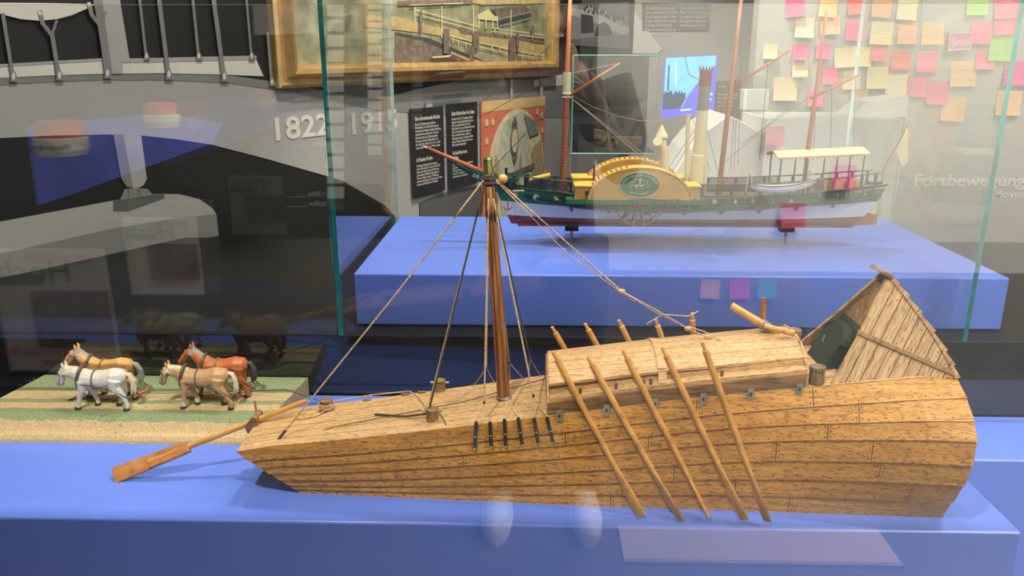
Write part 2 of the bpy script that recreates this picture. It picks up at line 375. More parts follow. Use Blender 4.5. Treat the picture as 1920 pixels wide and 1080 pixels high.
pp.append((3, [(735, 60), (800, 72), (905, 115), (1016, 122), (1016, 116), (1016, 117), (780, 130), (735, 120)]))
pp.append((2, [(735, 66), (790, 78), (860, 108), (940, 118), (1000, 117), (800, 128), (735, 120)]))
pp.append((0, [(680, 30), (735, 30), (800, 48), (870, 58), (1016, 85), (1016, 108), (960, 96), (880, 78), (790, 62), (680, 50)]))
pp.append((2, [(850, 52), (900, 62), (1016, 73), (1016, 82), (950, 74), (860, 64)]))
pp.append((0, [(860, 0), (1016, 0), (1016, 6), (900, 10)])); pp.append((2, [(740, 2), (880, 0), (880, 8), (740, 12)]))
pp.append((4, [(925, 22), (980, 12), (992, 22), (992, 36), (932, 52)])); pp.append((2, [(912, 18), (978, 10), (992, 21), (932, 33)]))
pp.append((1, [(890, 28), (910, 17), (922, 30), (928, 30), (928, 40), (890, 36)]))
pp.append((3, [(930, 38), (990, 24), (990, 32), (930, 47)]))
for x in (892, 905, 918, 927): pp.append((1, strip(x, 36, x, 54, 2)))
for x in (771, 822, 881, 952): pp.append((1, strip(x, 12 + (x > 900) * 6, x, 72 - (x < 800) * 30, 1.8)))
for (a0, c0, a1, c1) in ((772, 18, 890, 50), (772, 26, 890, 57), (913, 52, 1016, 66), (913, 58, 1016, 72), (838, 66, 878, 78), (838, 72, 878, 84), (890, 80, 945, 92), (890, 87, 945, 100), (968, 97, 1016, 104), (965, 103, 1016, 110), (860, 6, 760, 10)):
    pp.append((1, strip(a0, c0, a1, c1, 1.7)))
for x, y in ((842, 74), (852, 80), (866, 84), (915, 88), (930, 92), (972, 104), (985, 105), (998, 106), (1010, 108), (920, 56), (940, 60), (965, 64), (990, 68)): pp.append((1, strip(x, y - 4, x, y + 6, 1.3)))
for x, y0, y1, w in ((780, 20, 58, 5), (828, 54, 100, 10), (884, 60, 90, 11), (952, 70, 116, 10), (990, 48, 62, 6), (962, 62, 90, 5)): pp.append((2, strip(x, y0, x, y1, w)))
pp.append((2, strip(878, 88, 872, 120, 7))); pp.append((0, strip(836, 98, 870, 112, 4))); pp.append((0, strip(880, 114, 900, 121, 5)))
pp.append((3, [(798, 108), (832, 106), (846, 112), (838, 122), (800, 124)])); pp.append((1, [(800, 106), (838, 103), (832, 107), (802, 109)]))
flatpoly('painted_bridge', pp, ['pt_ochre', 'pt_cream', 'pt_plum', 'pt_dark', 'pt_grn'], canvas, .0135, .0006)
b = MB(); b.prism([wpt(*q, .062) for q in ((789, 135), (854, 131), (858, 138), (792, 143))], WN * .003)
npl = b.build('name_plate', 'rebate', paint)
b = MB(); b.prism([wpt(x, y, .0655) for x, y in strip(797, 138, 850, 134, 1.1)], WN * .0004); b.prism([wpt(x, y, .0655) for x, y in strip(803, 136, 845, 133, .8)], WN * .0004)
b.build('plate_lettering', 'goldlip', npl)

# text panels and the map
def panel(name, c, label, title, body, title2, body2):
    (x0, y0), (x1, y1), (x2, y2), (x3, y3) = c
    p0 = wpt(x0, y0, .0105); p1 = wpt(x1, y1, .0105); z1 = (p0.z + p1.z) / 2; zb = wpt(x3, y3).z
    p0.z = p1.z = z1; h = z1 - zb; w = (p1 - p0).length; e = (p1 - p0).normalized()
    o = MB().prism([p0 - fz * h, p1 - fz * h, p1, p0], WN * .006).build(name, 'grey3p')
    tag(o, label, 'text panel'); f = WN * .0068
    def put(nm, s, sz, u, v, wd=None): return text(nm, s, sz, 'offwhite', p0 + f + e * w * u - fz * h * v, e, fz, o, width=wd, depth=.0004, line=.92, bold=.02 if nm == 'heading' else .008)
    put('heading', title, w * .105, .12, .135, w * .76); put('body_text', body, w * .066, .12, .19, w * .78)
    put('heading', title2, w * .10, .12, .60, w * .5); put('body_text', body2, w * .062, .12, .66, w * .78)
    return o
M['grey3p'] = flat('charcoal_panel', (.020, .020, .023), .45, var=.05)
panel('info_board', ((763, 205), (825, 198), (830, 360), (770, 370)), 'charcoal text panel headed Eine schwimmende Brücke on the grey mural',
      'Eine schwimmende Brücke', 'Bis zum 10. Jahrhundert verfällt die\nRömerbrücke. Erst 1822 stellt eine neue\nPontonbrücke wieder eine feste Verbindung\nzwischen Köln und Deutz her. Die neue\nBrücke besteht aus 39 schwimmenden\nElementen. Für den Schiffsverkehr kann\nman die Brücke öffnen. Sie ist noch auf den\nersten Fotos von Köln von 1914 zu sehen.\n\n',
      'A Floating Bridge', 'The Roman Bridge fell into disrepair\nby the 10th century. It was not until 1822\nthat a new bridge across the Rhine was\npermanently established with pontoons.\nThe new bridge consists of 39 floating\nelements which open to let ships pass. It can\nbe seen on the first films of Cologne.\n\n')
panel('info_board', ((833, 196), (889, 190), (893, 348), (838, 354)), 'charcoal text panel headed Erste Brücke über den Rhein beside the round map',
      'Erste Brücke über den Rhein', 'Zwischen 310 und 315 errichten römische\nIngenieure die erste feste Brücke über den\nRhein. Sie verbindet Köln und Kastell\nDeutz. Das Fundament der Brücke besteht aus\nPfählen. Von der Bauweise zeugen noch\nReste. Die Brücke dient vor allem der\nSicherung der Grenze und wird zum Wahr-\nzeichen. Nach dem Abzug der Römer ver-\nfällt sie und wird abgetragen.\n\n',
      'The First Bridge Across\nthe Rhine', '\n\nBetween 310 and 315 Roman engineers\nbuilt the first permanent bridge across\nthe Rhine. It connected Cologne and the\nfort of Deutz on the other bank. The bridge\nserved to secure the border.\n\n')
M['mapred'] = flat('map_red', (.62, .16, .10), .6, var=.12, scale=20); M['mapcream'] = flat('map_cream', (.66, .58, .38), .6, var=.18, scale=18); M['mapyel'] = flat('map_yellow', (.66, .46, .20), .6, var=.1)
M['mapblue'] = flat('map_river', (.50, .50, .38), .6, var=.2, scale=25); M['maptown'] = flat('map_town', (.42, .30, .16), .6, var=.5, scale=120)
p0 = wpt(897, 190, .0105); p1 = wpt(1016, 180, .0105); p0.z = p1.z = (p0.z + p1.z) / 2; me_ = (p1 - p0).normalized(); mw = (p1 - p0).length; mh = mw * 1.02
mp_ = tag(MB().prism([p0 - fz * mh, p1 - fz * mh, p1, p0], WN * .008).build('map_print', 'mapred'), 'round old town map on a red board fixed to the grey mural', 'map')
def mpt(u, v, l=.0): return p0 + me_ * (mw * u) - fz * (mh * v) + WN * (.0085 + l)
def mpoly(name, polys, mats, l): 
    b = MB()
    for mi, p in polys: b.prism([mpt(u, v, l + .0003 * (len(b.f) % 7)) for u, v in p], WN * .0003, mi)
    return b.build(name, mats, mp_)
circ = lambda cx, cy, rx, ry, a0=0, a1=360, n=36: [(cx + rx * math.cos(math.radians(lerp(a0, a1, k / n))), cy + ry * math.sin(math.radians(lerp(a0, a1, k / n)))) for k in range(n + (a1 - a0 < 360))]
mpoly('map_border', [(0, [(0, 0), (1, 0), (1, .08), (0, .08)])], ['mapyel'], 0)
mpoly('map_disc', [(0, circ(.53, .58, .455, .50))], ['mapcream'], .0004)
mpoly('map_river', [(0, [(.30, .18), (.60, .10), (.74, .40), (.72, .70), (.82, 1.0), (.30, 1.0), (.24, .75), (.20, .45)])], ['mapblue'], .003)
tw = [(0, [(.75, .42), (.92, .36), (.97, .6), (.93, .8), (.84, .9), (.78, .65)]), (0, [(.12, .65), (.2, .62), (.24, .72), (.2, .85), (.1, .8)]), (0, [(.18, .4), (.24, .5), (.22, .58), (.14, .55)]), (1, [(.62, .12), (.82, .2), (.88, .3), (.72, .32)])]
for i, q in enumerate(tw): mpoly('map_town', [q], ['maptown', 'pt_grn'], .0055 + .0002 * i)
mpoly('map_bridge', [(0, [(.22, .60), (.80, .545), (.80, .585), (.22, .645)])], ['pt_plum'], .008)
cz = [(0, circ(.46, .33, .065, .12)), (0, [(.41, .20), (.51, .20), (.46, .13)]), (0, [(.42, .45), (.50, .45), (.46, .52)]), (1, circ(.46, .33, .05, .095)), (2, [(.55, .56), (.57, .56), (.57, .46), (.56, .43), (.55, .46)])]
mpoly('map_cartouche', cz, ['pt_plum', 'mapcream', 'maptown'], .0095)
for u, v in ((.06, .16), (.06, .30), (.15, .16), (.94, .16), (.95, .28), (.86, .12), (.93, .93), (.86, .97), (.06, .93)): mpoly('map_dot', [(0, circ(u, v, .028, .03, n=10))], ['mapyel'], .002)

# ------------------------------------------------------------------ the wooden barge
YC = 1.125
FB = [0, .09, .18, .30, .45, .61, .77, 1.0]; FS = [0, .175, .353, .528, .70, .81, .915, 1.0]
def ztop(x): return interp(x, [-.44, -.38, -.253, -.082, .025, .20, .385, .54, .6025], [.079, .091, .107, .132, .149, .176, .200, .215, .212])
def hbot(x): return interp(x, [-.36, .1, .6], [.043, .069, .086])
def htop(x): return interp(x, [-.44, -.35, -.1, .1, .39, .54, .6025], [.065, .069, .075, .079, .083, .080, .067])
BUL = ([0, .353, .528, .70, .81, .915, 1], [0, .044, .0575, .062, .050, .0258, 0])
def half(x, t):
    w = max(0, min(1, (x - .25) / .35)) ** 1.5
    return lerp(hbot(x), htop(x), t) + w * interp(t, *BUL) + .003 * math.sin(PI * t)
def fk(x, k): return lerp(FB[k], FS[k], max(0, min(1, (x + .3) / .9)))
def bowx(t): return -.3545 - .086 * t ** .92
def hullpt(s, k, side, off):
    # s along the strake 0..1, k the seam, side -1 near / +1 far
    t = fk(-.4, k); t2 = fk(.6, k)
    x = lerp(bowx(t), .6025 - (.0 if k < 7 else .002), s); tt = fk(x, k)
    return V((x, YC + side * (half(x, tt) + off), tt * ztop(x) if k else 0))
barge = empty('barge_model', (.1, YC, 0), 'wooden river barge model with clinker planks, one mast and a tall gabled stern', 'model boat')
b = MB(); NS = 48; OFF = .0032
rows = []
for i in range(NS + 1):
    s = i / NS; row = {}
    for side in (-1, 1):
        pts = []
        for k in range(7):
            pts.append(hullpt(s, k, side, OFF)); pts.append(hullpt(s, k + 1, side, .0004))
        row[side] = pts
    rows.append(row)
for side in (-1, 1): b.loft([r[side] for r in rows], 0, closed=False)
b.loft([[r[-1][0], r[1][0]] for r in rows], 1, closed=False)
for r in (rows[0], rows[-1]): b.loft([[r[-1][j], r[1][j]] for j in range(14)], 0, closed=False)
# nails and butt joints
hb_ = b; b = MB()
def surf(x, k, f, side=-1, off=.0032):
    t0, t1 = fk(x, k), fk(x, k + 1); t = lerp(t0, t1, f)
    return V((x, YC + side * (lerp(half(x, t0) + OFF, half(x, t1) + .0004, f) + off - OFF), t * ztop(x)))
for k in range(7):
    x = bowx(fk(-.4, k)) + .02
    while x < .595:
        b.ball(surf(x, k, .16), .0011, 0, 6, (1, .5, 1)); x += .0165 + R.random() * .008
for k, xs in ((0, [.12, .38]), (1, [-.05, .30, .54]), (2, [.02, .21, .49]), (3, [-.20, .35, .475]), (4, [-.1, .17, .415]), (5, [.05, .455]), (6, [.235, .395])):
    for x in xs:
        p0, p1 = surf(x, k, .03, off=.0033), surf(x, k, .95, off=.0033); b.tube([p0, p1], .0005, 4)
        for f in (.2, .5, .8):
            q = surf(x - .004, k, f); b.ball(q, .0010, 0, 6); b.ball(surf(x + .004, k, f), .0010, 0, 6)
n0 = len(hb_.v); hb_.v += b.v; hb_.f += [[n0 + i for i in f] for f in b.f]; hb_.mi += [2] * len(b.f)
hb_.build('hull', ['oak', 'oakdark', 'nail'], barge)
# deck of separate boards
b = MB(); ND = 7
for j in range(ND):
    u0 = -1 + 2 * j / ND + .008; u1 = -1 + 2 * (j + 1) / ND - .008
    rings = []
    for i in range(40):
        x = lerp(-.4395, .60, i / 39); h = htop(x) - .0006; z = ztop(x)
        cz = lambda u: z + .0035 * (1 - u * u)
        rings.append([V((x, YC + u0 * h, cz(u0) - .003)), V((x, YC + u1 * h, cz(u1) - .003)), V((x, YC + u1 * h, cz(u1) + .0006)), V((x, YC + u0 * h, cz(u0) + .0006))])
    b.loft(rings)
b.build('deck', 'oakd', barge)
def dz(x, y): return ztop(x) + .0041 - .0035 * ((y - YC) / htop(x)) ** 2
# hatch
HX0, HX1 = .0245, .386
def hx(i, n=20): return lerp(HX0, HX1, i / n)
def hatchrings(prof, side):
    return [[V((hx(i), YC + side * (y if y < .05 else y + (htop(hx(i)) - .0775)), ztop(hx(i)) + z)) for y, z in prof] for i in range(21)]
coam = [(.0755, -.001), (.0765, .0205), (.067, .0235), (.067, .018), (.069, -.001)]
ledge = [(.0735, .0212), (.0735, .0262), (.0585, .0285), (.0585, .0225)]
ledge2 = [(.0605, .0262), (.0600, .0345), (.0515, .0405), (.0515, .0262)]
for nm, prof, mt in (('coaming', coam, 'oakdark2'), ('coaming_ledge', ledge, 'oakd'), ('upper_ledge', ledge2, 'oakd')):
    if mt not in M: M['oakdark2'] = wood('brown_oak', (.30, .165, .070), (.15, .078, .03), .5, (8, 70, 70), .5)
    for side in (-1, 1): MB().loft(hatchrings(prof, side)).build(nm, mt, barge)
b = MB()
def roofz(x): return lerp(.0425, .036, (x - HX0) / (HX1 - HX0))
for x0, x1 in ((HX0 + .0005, .186), (.1878, HX1 + .004)):
    for j in range(4):
        for side in (-1, 1):
            y0, y1 = [(0, .0211), (.0219, .0425), (.0433, .0645), None][j] if j < 3 else (0, 0)
            if j == 3: continue
            rings = []
            for i in range(9):
                x = lerp(x0, x1, i / 8); e = roofz(x); z = ztop(x)
                f = lambda y: z + e + .0155 * (1 - (y / .062) ** 2)
                rings.append([V((x, YC + side * y0, f(y0))), V((x, YC + side * y1, f(y1))), V((x, YC + side * y1, f(y1) + .004)), V((x, YC + side * y0, f(y0) + .004))])
            b.loft(rings)
roof = b.build('hatch_roof', 'oakd', barge)
b = MB()
for side in (-1, 1):
    rings = []
    for y in (.0, .02, .04, .062, .0625, .0635, .0655, .0745):
        x = .187; z = ztop(x) + (roofz(x) + .0155 * (1 - (y / .062) ** 2) + .0035 if y <= .062 else lerp(.0405, .026, (y - .0625) / .012))
        rings.append([V((x - .006, YC + side * y, z)), V((x + .006, YC + side * y, z)), V((x + .006, YC + side * y, z + .0022)), V((x - .006, YC + side * y, z + .0022))])
    b.loft(rings)
b.build('roof_batten', 'oakd', barge)
b = MB()
for xe in (HX0 - .002, HX1):
    z = ztop(xe); hh = htop(xe) - .002
    b.prism([V((xe, YC - hh, z)), V((xe, YC + hh, z)), V((xe, YC + hh, z + .021)), V((xe, YC + .06, z + .042)), V((xe, YC + .04, z + .052)), V((xe, YC, z + .057)), V((xe, YC - .04, z + .052)), V((xe, YC - .06, z + .042)), V((xe, YC - hh, z + .021))], (.003, 0, 0)); b.build('hatch_end', 'oakgrey', barge); b = MB()
# small metal plates along the coaming
for (x, y) in ((1049, 782), (1137, 772), (1228, 757), (1318, 753), (1407, 743), (1498, 736)):
    p = aty(x, y, YC - half(aty(x, y, 1.04).x, 1) - .004); xx = p.x; zt = ztop(xx)
    MB().bb((xx - .0042, p.y - .0008, zt - .0075), (xx + .0042, p.y + .0012, zt + .009)).box((xx, p.y - .001, zt + .001), (.003, .001, .005), 1).build('rowlock_plate', ['zinc', 'iron'], barge)
for (x, y) in ((1075, 745), (1088, 743), (1155, 735), (1206, 730), (1220, 729), (1268, 722), (1353, 715)):
    p = aty(x, y, YC - .074); MB().tube([(p.x, YC - .072, ztop(p.x) + .024), (p.x, YC - .072, ztop(p.x) + .036)], .0022, 6).build('thole_pin', 'oakdark', barge)
for (x, y) in ((1120, 664), (1133, 662), (1176, 657), (1192, 655), (1235, 652), (1250, 650), (1294, 645), (1310, 643)):
    p = aty(x, y, YC + .075); MB().tube([(p.x, YC + .077, ztop(p.x) + .02), (p.x, YC + .077, p.z + .004)], .0022, 6).build('thole_pin', 'oarwood', barge)
# bollards on the deck
def bollard(x, y, r, h, mt='oakdark2', coil=0, bar=True):
    z = dz(x, y) - .001
    o = MB().lathe((x, y, z), [(r * .92, 0), (r * .95, h * .2), (r * .9, h * .75), (r, h * .86), (r * .97, h), (r * .8, h * 1.02)], 16).build('bollard', mt, barge, smooth=False)
    if bar: MB().tube([(x - r * 1.6, y, z + h * .78), (x + r * 1.6, y, z + h * .78)], r * .22, 8).build('bollard_pin', 'zinc', o)
    if coil:
        pts = []
        for k in range(14 * coil): 
            a = k * 2 * PI / 14; rr = r * 1.12 + .0008 * math.sin(k * 1.7); pts.append((x + rr * math.cos(a), y + rr * math.sin(a), z + .003 + h * .55 * k / (14 * coil)))
        MB().tube(pts, .0012, 6).build('rope_turns', 'rope', o)
    return o
bollard(-.1475, 1.081, .0095, .020)
bollard(-.1485, 1.192, .0095, .020)
bb = bollard(-.329, 1.165, .0105, .018, coil=4, bar=False)
bollard(.4035, 1.0535, .0115, .026, 'logwood', bar=False)
bollard(.399, 1.150, .011, .045, 'logwood', bar=False)
# mast
MB0, MBT = V((-.0418, YC, dz(-.04, YC) - .004)), V((-.0625, YC, .487))
b = MB(); mp = [MB0.lerp(MBT, t) for t in (0, .02, .3, .6, .9, 1)]
b.tube(mp, [.0102, .0102, .0098, .0088, .0075, .0072], 18)
mast = b.build('mast', 'mastwood', barge, smooth=True)
MB().torus(MB0 + V((0, 0, .006)), .0108, .0022, n=20).build('mast_collar', 'zinc', mast)
b = MB(); d = (MBT - MB0).normalized()
b.tube([MBT - d * .002, MBT + d * .001, MBT + d * .020, MBT + d * .0205], [.0068, .0072, .0062, .005], 8)
b.tube([MBT + d * .0205, MBT + d * .024], [.0072, .006], 8).build('mast_cap', 'brass', mast)
MB().ball(MBT + V((.0205, -.004, -.006)), .0068).build('truck_ball', 'oarwood', mast, smooth=True)
# rigging
def rope(name, pts, r=.0011, mt='rope', par=None, n=6):
    return MB().tube(pts, r, n).build(name, mt, par or barge)
top = MBT - d * .004
wr = MB()
for k in range(7): wr.torus(MBT - d * (.002 + .0022 * k), .0078 + .0008 * (k % 3), .0012, ax=d, n=14, m=5)
for k in range(5): wr.tube([top + V((.008 * math.cos(k * 1.3), .008 * math.sin(k * 1.3), .006)), top + V((.011 * math.cos(k * 1.3 + .5), .011 * math.sin(k * 1.3 + .5), -.04 - .006 * k))], .0011, 5)
wr.build('masthead_lashing', 'ropedark', barge)
fs = aty(505, 845, 1.075)
rope('forestay', [top + V((-.004, -.004, .0)), top.lerp(fs, .4) + V((0, 0, -.002)), fs], .0014)
rope('forestay_lashing', [fs + V((-.006, -.004, -.014)), fs, fs.lerp(top, .08)], .0022, 'ropedark')
rope('tack_rope', [fs, V((-.30, 1.09, ztop(-.3) + .006)), V((-.10, 1.12, ztop(-.1) + .009)), V((.022, 1.16, ztop(.02) + .012))], .0007, 'ropedark')
CH = []
for x0, y0, x1, y1 in ((893, 793, 890, 843), (919, 793, 921, 839), (946, 787, 948, 838), (972, 784, 979, 835), (1002, 785, 1009, 832), (1026, 783, 1037, 829)):
    p = aty(x0, y0, 1.047); q = aty(x1, y1, 1.044)
    yy = lambda r: YC - half(r.x, min(1, r.z / ztop(r.x))) - .0052
    p.y = yy(p) + .001; q.y = yy(q) - .001
    c = MB().tube([p + V((0, 0, .003)), p, p.lerp(q, .5), q], [.0018, .0026, .0024, .0024], 4).build('chain_plate', 'iron', barge)
    MB().ball(q + V((0, -.002, .001)), .0017).ball(p.lerp(q, .5) + V((0, -.002, 0)), .0014).build('plate_bolt', 'zinc', c)
    CH.append(p + V((0, 0, .003)))
def shroud(mid, ends, r=.0012, mt='rope', eye=True):
    rope('shroud', [top, mid], r, mt)
    for e in ends: rope('shroud_leg', [mid, mid.lerp(e, .5) + V((0, 0, -.001)), e], .0008, 'rope')
    MB().ball(mid, .0026, sc=(.8, .8, 1.3)).build('shroud_eye', 'ropedark', barge)
e1 = aty(908, 755, 1.06); e2 = aty(973, 757, 1.07); e3 = aty(1000, 742, 1.06)
shroud(e1, [CH[0], CH[1]], .0013); shroud(aty(949, 742, 1.07), [CH[2], CH[3]], .0010, 'ropedark'); shroud(e3, [CH[4], CH[5]], .0013)
shroud(aty(912, 690, 1.17), [V((-.095, 1.195, dz(-.095, 1.195))), V((-.06, 1.197, dz(-.06, 1.197)))], .0011)
shroud(aty(955, 680, 1.17), [V((-.012, 1.197, dz(-.012, 1.197))), V((-.035, 1.197, dz(-.035, 1.197)))], .0010)
shroud(aty(994, 672, 1.17), [V((.015, 1.198, dz(.015, 1.198))), V((-.005, 1.198, dz(-.005, 1.198)))], .0011, 'ropedark')
rope('halyard', [top + V((-.006, -.006, -.01)), V((-.152, 1.081, dz(-.15, 1.08) + .016))], .0014, 'ropedark')
rope('halyard', [top + V((-.006, .004, -.01)), V((-.1535, 1.09, dz(-.15, 1.09) + .02))], .0011)
dl = aty(703, 777, 1.12); dl.z = dz(dl.x, dl.y) + .002
rope('deck_lashing', [dl, V((-.19, 1.095, dz(-.19, 1.095) + .004)), V((-.157, 1.083, dz(-.157, 1.083) + .010))], .0016, 'ropedark')
rope('deck_line', [V((-.137, 1.078, dz(-.137, 1.078) + .012)), V((-.128, 1.068, dz(-.128, 1.068) + .003)), V((-.118, 1.0475, ztop(-.118) - .006))], .0009, 'ropedark')
rope('mooring_line', [V((-.33, 1.177, dz(-.33, 1.177) + .009)), V((-.26, 1.196, dz(-.26, 1.19) + .006)), V((-.2, 1.197, dz(-.2, 1.19) + .004)), V((-.185, 1.18, dz(-.185, 1.18) + .002)), V((-.165, 1.13, dz(-.165, 1.13) + .002)), V((-.152, 1.09, dz(-.15, 1.09) + .006))], .0010)
rope('mooring_line', [V((-.328, 1.153, dz(-.33, 1.153) + .004)), V((-.34, 1.138, dz(-.34, 1.138) + .002)), V((-.362, 1.132, dz(-.36, 1.132) + .002)), V((-.372, 1.14, dz(-.37, 1.14) + .002))], .0012)
for x, y in ((-.205, 1.19), (-.178, 1.192), (-.268, 1.187)): MB().box((x, y, dz(x, y) + .001), (.013, .004, .004)).build('deck_cleat', 'oakdark2', barge)
# backstay tackle down to the hatch roof
bk = aty(1165, 546, YC); bk2 = aty(1290, 616, YC); be = aty(1333, 641, YC); be2 = aty(1352, 642, YC - .01)
be.z = ztop(be.x) + .057; be2.z = ztop(be2.x) + .057
rope('backstay', [top + V((.006, 0, 0)), bk], .0012, 'oarrope' if 'oarrope' in M else 'rope')
rope('backstay', [top + V((.010, -.006, -.004)), top.lerp(bk, .6) + V((-.002, 0, -.012)), bk + V((.02, 0, -.016))], .0008)
for dy, dzz in ((.0, .0), (.003, .003), (-.003, .005)): rope('tackle_rope', [bk + V((0, dy, 0)), bk.lerp(bk2, .5) + V((0, dy, dzz - .003)), bk2], .0008)
rope('tackle_rope', [bk2, be]); rope('tackle_rope', [bk2 + V((.004, 0, .002)), bk2.lerp(be2, .5) + V((0, 0, .004)), be2], .0009)
tk = aty(1228, 598, YC); rope('tackle_tail', [tk + V((-.012, 0, -.008)), tk, bk.lerp(bk2, .62), bk.lerp(bk2, .8) + V((.02, 0, .008)), bk.lerp(bk2, .8) + V((.034, 0, .016))], .0009)
for q in (bk, bk2, be.lerp(bk2, .1)): MB().ball(q, .005, sc=(1.2, .7, .8)).build('pulley_block', 'oakd', barge)
# crossed spars at the end of the hatch
s0, s1 = aty(1371, 573, YC + .03), aty(1486, 642, YC - .01); 
MB().tube([s0, s1], [.0058, .0066], 10).build('spar', 'oarwood', barge)
s2, s3 = aty(1434, 611, YC - .006), aty(1490, 626, YC - .03); MB().tube([s2, s3], [.0036, .005], 8).build('spar', 'oarwood', barge)
s4, s5 = aty(1432, 558, YC + .05), aty(1428, 640, YC + .05); MB().tube([s4, s4.lerp(s5, .1), s5], [.0028, .0045, .0058], 8).build('spar_post', 'mastwood', barge)
lc = aty(1435, 612, YC + .006)
b = MB()
for k in range(4): b.torus(lc + (s1 - s0).normalized() * (.0032 * (k - 1.5)), .0076, .0013, ax=(s1 - s0), n=12, m=5)
b.build('spar_lashing', 'zinc', barge)
# bow rowlock block
p = aty(482, 800, 1.155)
bx, by = -.444, 1.150
b = MB(); zz = ztop(-.44)
b.prism([V((bx - .006, by - .014, zz - .012)), V((bx + .012, by - .014, zz + .004)), V((bx + .010, by - .014, zz + .018)), V((bx + .004, by - .014, zz + .022)), V((bx - .004, by - .014, zz + .012)), V((bx - .010, by - .014, zz + .002))], (0, .03, 0))
b.tube([(bx + .002, by + .010, zz + .016), (bx + .001, by + .010, zz + .038)], .002, 6)
b.build('sweep_rowlock', 'oakdark2', barge, bevel=.0015)
# gabled stern cabin: two planked walls leaning together over the tail of the barge
cb0, cb1, ap = V((.419, YC - .081, .2005)), V((.598, YC - .072, .2135)), aty(1660, 522, YC - .012)
nrm = (cb1 - cb0).cross(ap - cb0).normalized()
if nrm.y > 0: nrm = -nrm
outl = [(1555, 727), (1612, 622), (1659, 524), (1664, 515), (1682, 532), (1700, 556), (1724, 588), (1748, 622), (1770, 658), (1785, 685), (1796, 706)]
wallp = [atp(x, y, cb0, nrm) for x, y in outl]; wallp[0] = cb0; wallp[-1] = cb1
mir = lambda p: V((p.x, 2 * YC - p.y, p.z))
thk = nrm * -.0045
MB().prism(wallp, thk).build('cabin_wall', 'oakcab' if 'oakcab' in M else 'oakgrey', barge)
MB().prism([mir(p) for p in wallp], mir(thk + V((0, YC, 0))) - V((0, YC, 0))).build('cabin_wall', 'oakgrey', barge)
b = MB(); g0 = wallp[0]; ga = wallp[2]; dl2 = (ga - g0)
for k in range(1, 9):       # grooves between the boards, parallel to the raking front edge
    s = k / 9; base = cb0.lerp(cb1, s); lo = 0; best = None
    for j in range(1, 200):
        q = base + dl2 * (j / 200)
        # stop at the curved edge
        x_edge = None
        inside = False; n = len(wallp)
        for a in range(n):
            p1, p2 = wallp[a], wallp[(a + 1) % n]
            if (p1.z > q.z) != (p2.z > q.z):
                xi = p1.x + (q.z - p1.z) / (p2.z - p1.z) * (p2.x - p1.x)
                if q.x < xi: inside = not inside
        if inside: best = q
        elif best is not None: break
    if best is not None:
        b.tube([base + nrm * .0002, best + nrm * .0002], .0006, 4)
        for f in (.04, .5, .93): 
            for w in (-.006, .006): b.ball(base.lerp(best, f) + (cb1 - cb0).normalized() * w + nrm * .0005, .0009, 0, 6)
b.build('cabin_seams', 'nail', barge)
r0, r1 = atp(1607, 627, cb0, nrm), atp(1790, 706, cb0, nrm)
b = MB(); up = (ap - cb0).normalized(); b.prism([r0 + nrm * .0002, r1 + nrm * .0002, r1 + (r0 - r1).normalized() * .004 + V((0, 0, .006)) + nrm * .0002, r0 + V((0, 0, .007)) + nrm * .0002], nrm * .003)
b.build('cabin_batten', 'oakgrey', barge)
# stern boarding between the two curved edges, overlapping like clapboards
b = MB()
for a in range(3, 10):
    p, q = wallp[a], wallp[a + 1]; e = (q - p); nn = V((e.z, 0, -e.x)).normalized()
    if nn.x < 0: nn = -nn
    o0, o1 = nn * .001, nn * .0045
    w = V((0, -.003, 0))
    b.loft([[p + o0 + w, q + o1 + w, q + o1 * 0 + w - nn * .003, p - nn * .003 + w], [mir(p) + o0 - w, mir(q) + o1 - w, mir(q) - nn * .003 - w, mir(p) - nn * .003 - w]])
b.build('stern_boards', 'oakgrey', barge)
tp = wallp[3]
MB().box((tp.x - .004, YC, tp.z + .002), (.022, .034, .006), rot=Matrix.Rotation(math.radians(28), 3, 'Y')).build('ridge_cap', 'oakdark2', barge, bevel=.001)
# recessed bulkhead with its green door
i0, i2 = cb0.lerp(cb1, .13), wallp[2].lerp(wallp[6], .10)
i0 = i0 - nrm * .002; i2 = i2 - nrm * .002
MB().prism([i0, mir(i0), mir(i2), i2], (.003, 0, 0)).build('bulkhead', 'oakdark2', barge)  # darker oak stands in for the shade in the recess
bn = (mir(i0) - i0).cross(i2 - i0).normalized()
if bn.x > 0: bn = -bn
gd = lambda u, v: i0.lerp(i2, v) + (mir(i0.lerp(i2, v)) - i0.lerp(i2, v)) * u
MB().prism([gd(.0, 0), gd(1, 0), gd(1, .52), gd(.0, .52)], bn * .002).build('bulkhead_panel', 'doorgreen', barge)
rings = []
ex = (mir(i0) - i0).normalized(); ey = bn.cross(ex); ey = ey if ey.z > 0 else -ey
cc = gd(.5, 0) + V((-.004, 0, .0))
def arch(off, gr=0):
    pts = [cc + ex * -(.034 + gr) + bn * off, cc + ex * -(.034 + gr) + ey * .045 + bn * off]
    for k in range(9): a = PI - PI * k / 8; pts.append(cc + ex * ((.034 + gr) * math.cos(a)) + ey * (.045 + (.022 + gr) * math.sin(a)) + bn * off)
    pts += [cc + ex * (.034 + gr) + bn * off]
    return pts
door = MB().prism(arch(.003), bn * .012).build('cabin_door', 'doorgreen', barge)
b = MB(); a0, a1 = arch(.003, .004), arch(.017, .004); i_0, i_1 = arch(.003, -.0005), arch(.017, -.0005)
for k in range(1, 10):
    b.loft([[a0[k], a1[k], i_1[k], i_0[k]], [a0[k+1], a1[k+1], i_1[k+1], i_0[k+1]]])
b.build('door_hood', 'iron', door)
MB().tube([cc + ex * .012 + ey * .03 + bn * .016, cc + ex * .012 + ey * .04 + bn * .018], .0016, 6).build('door_handle', 'zinc', door)

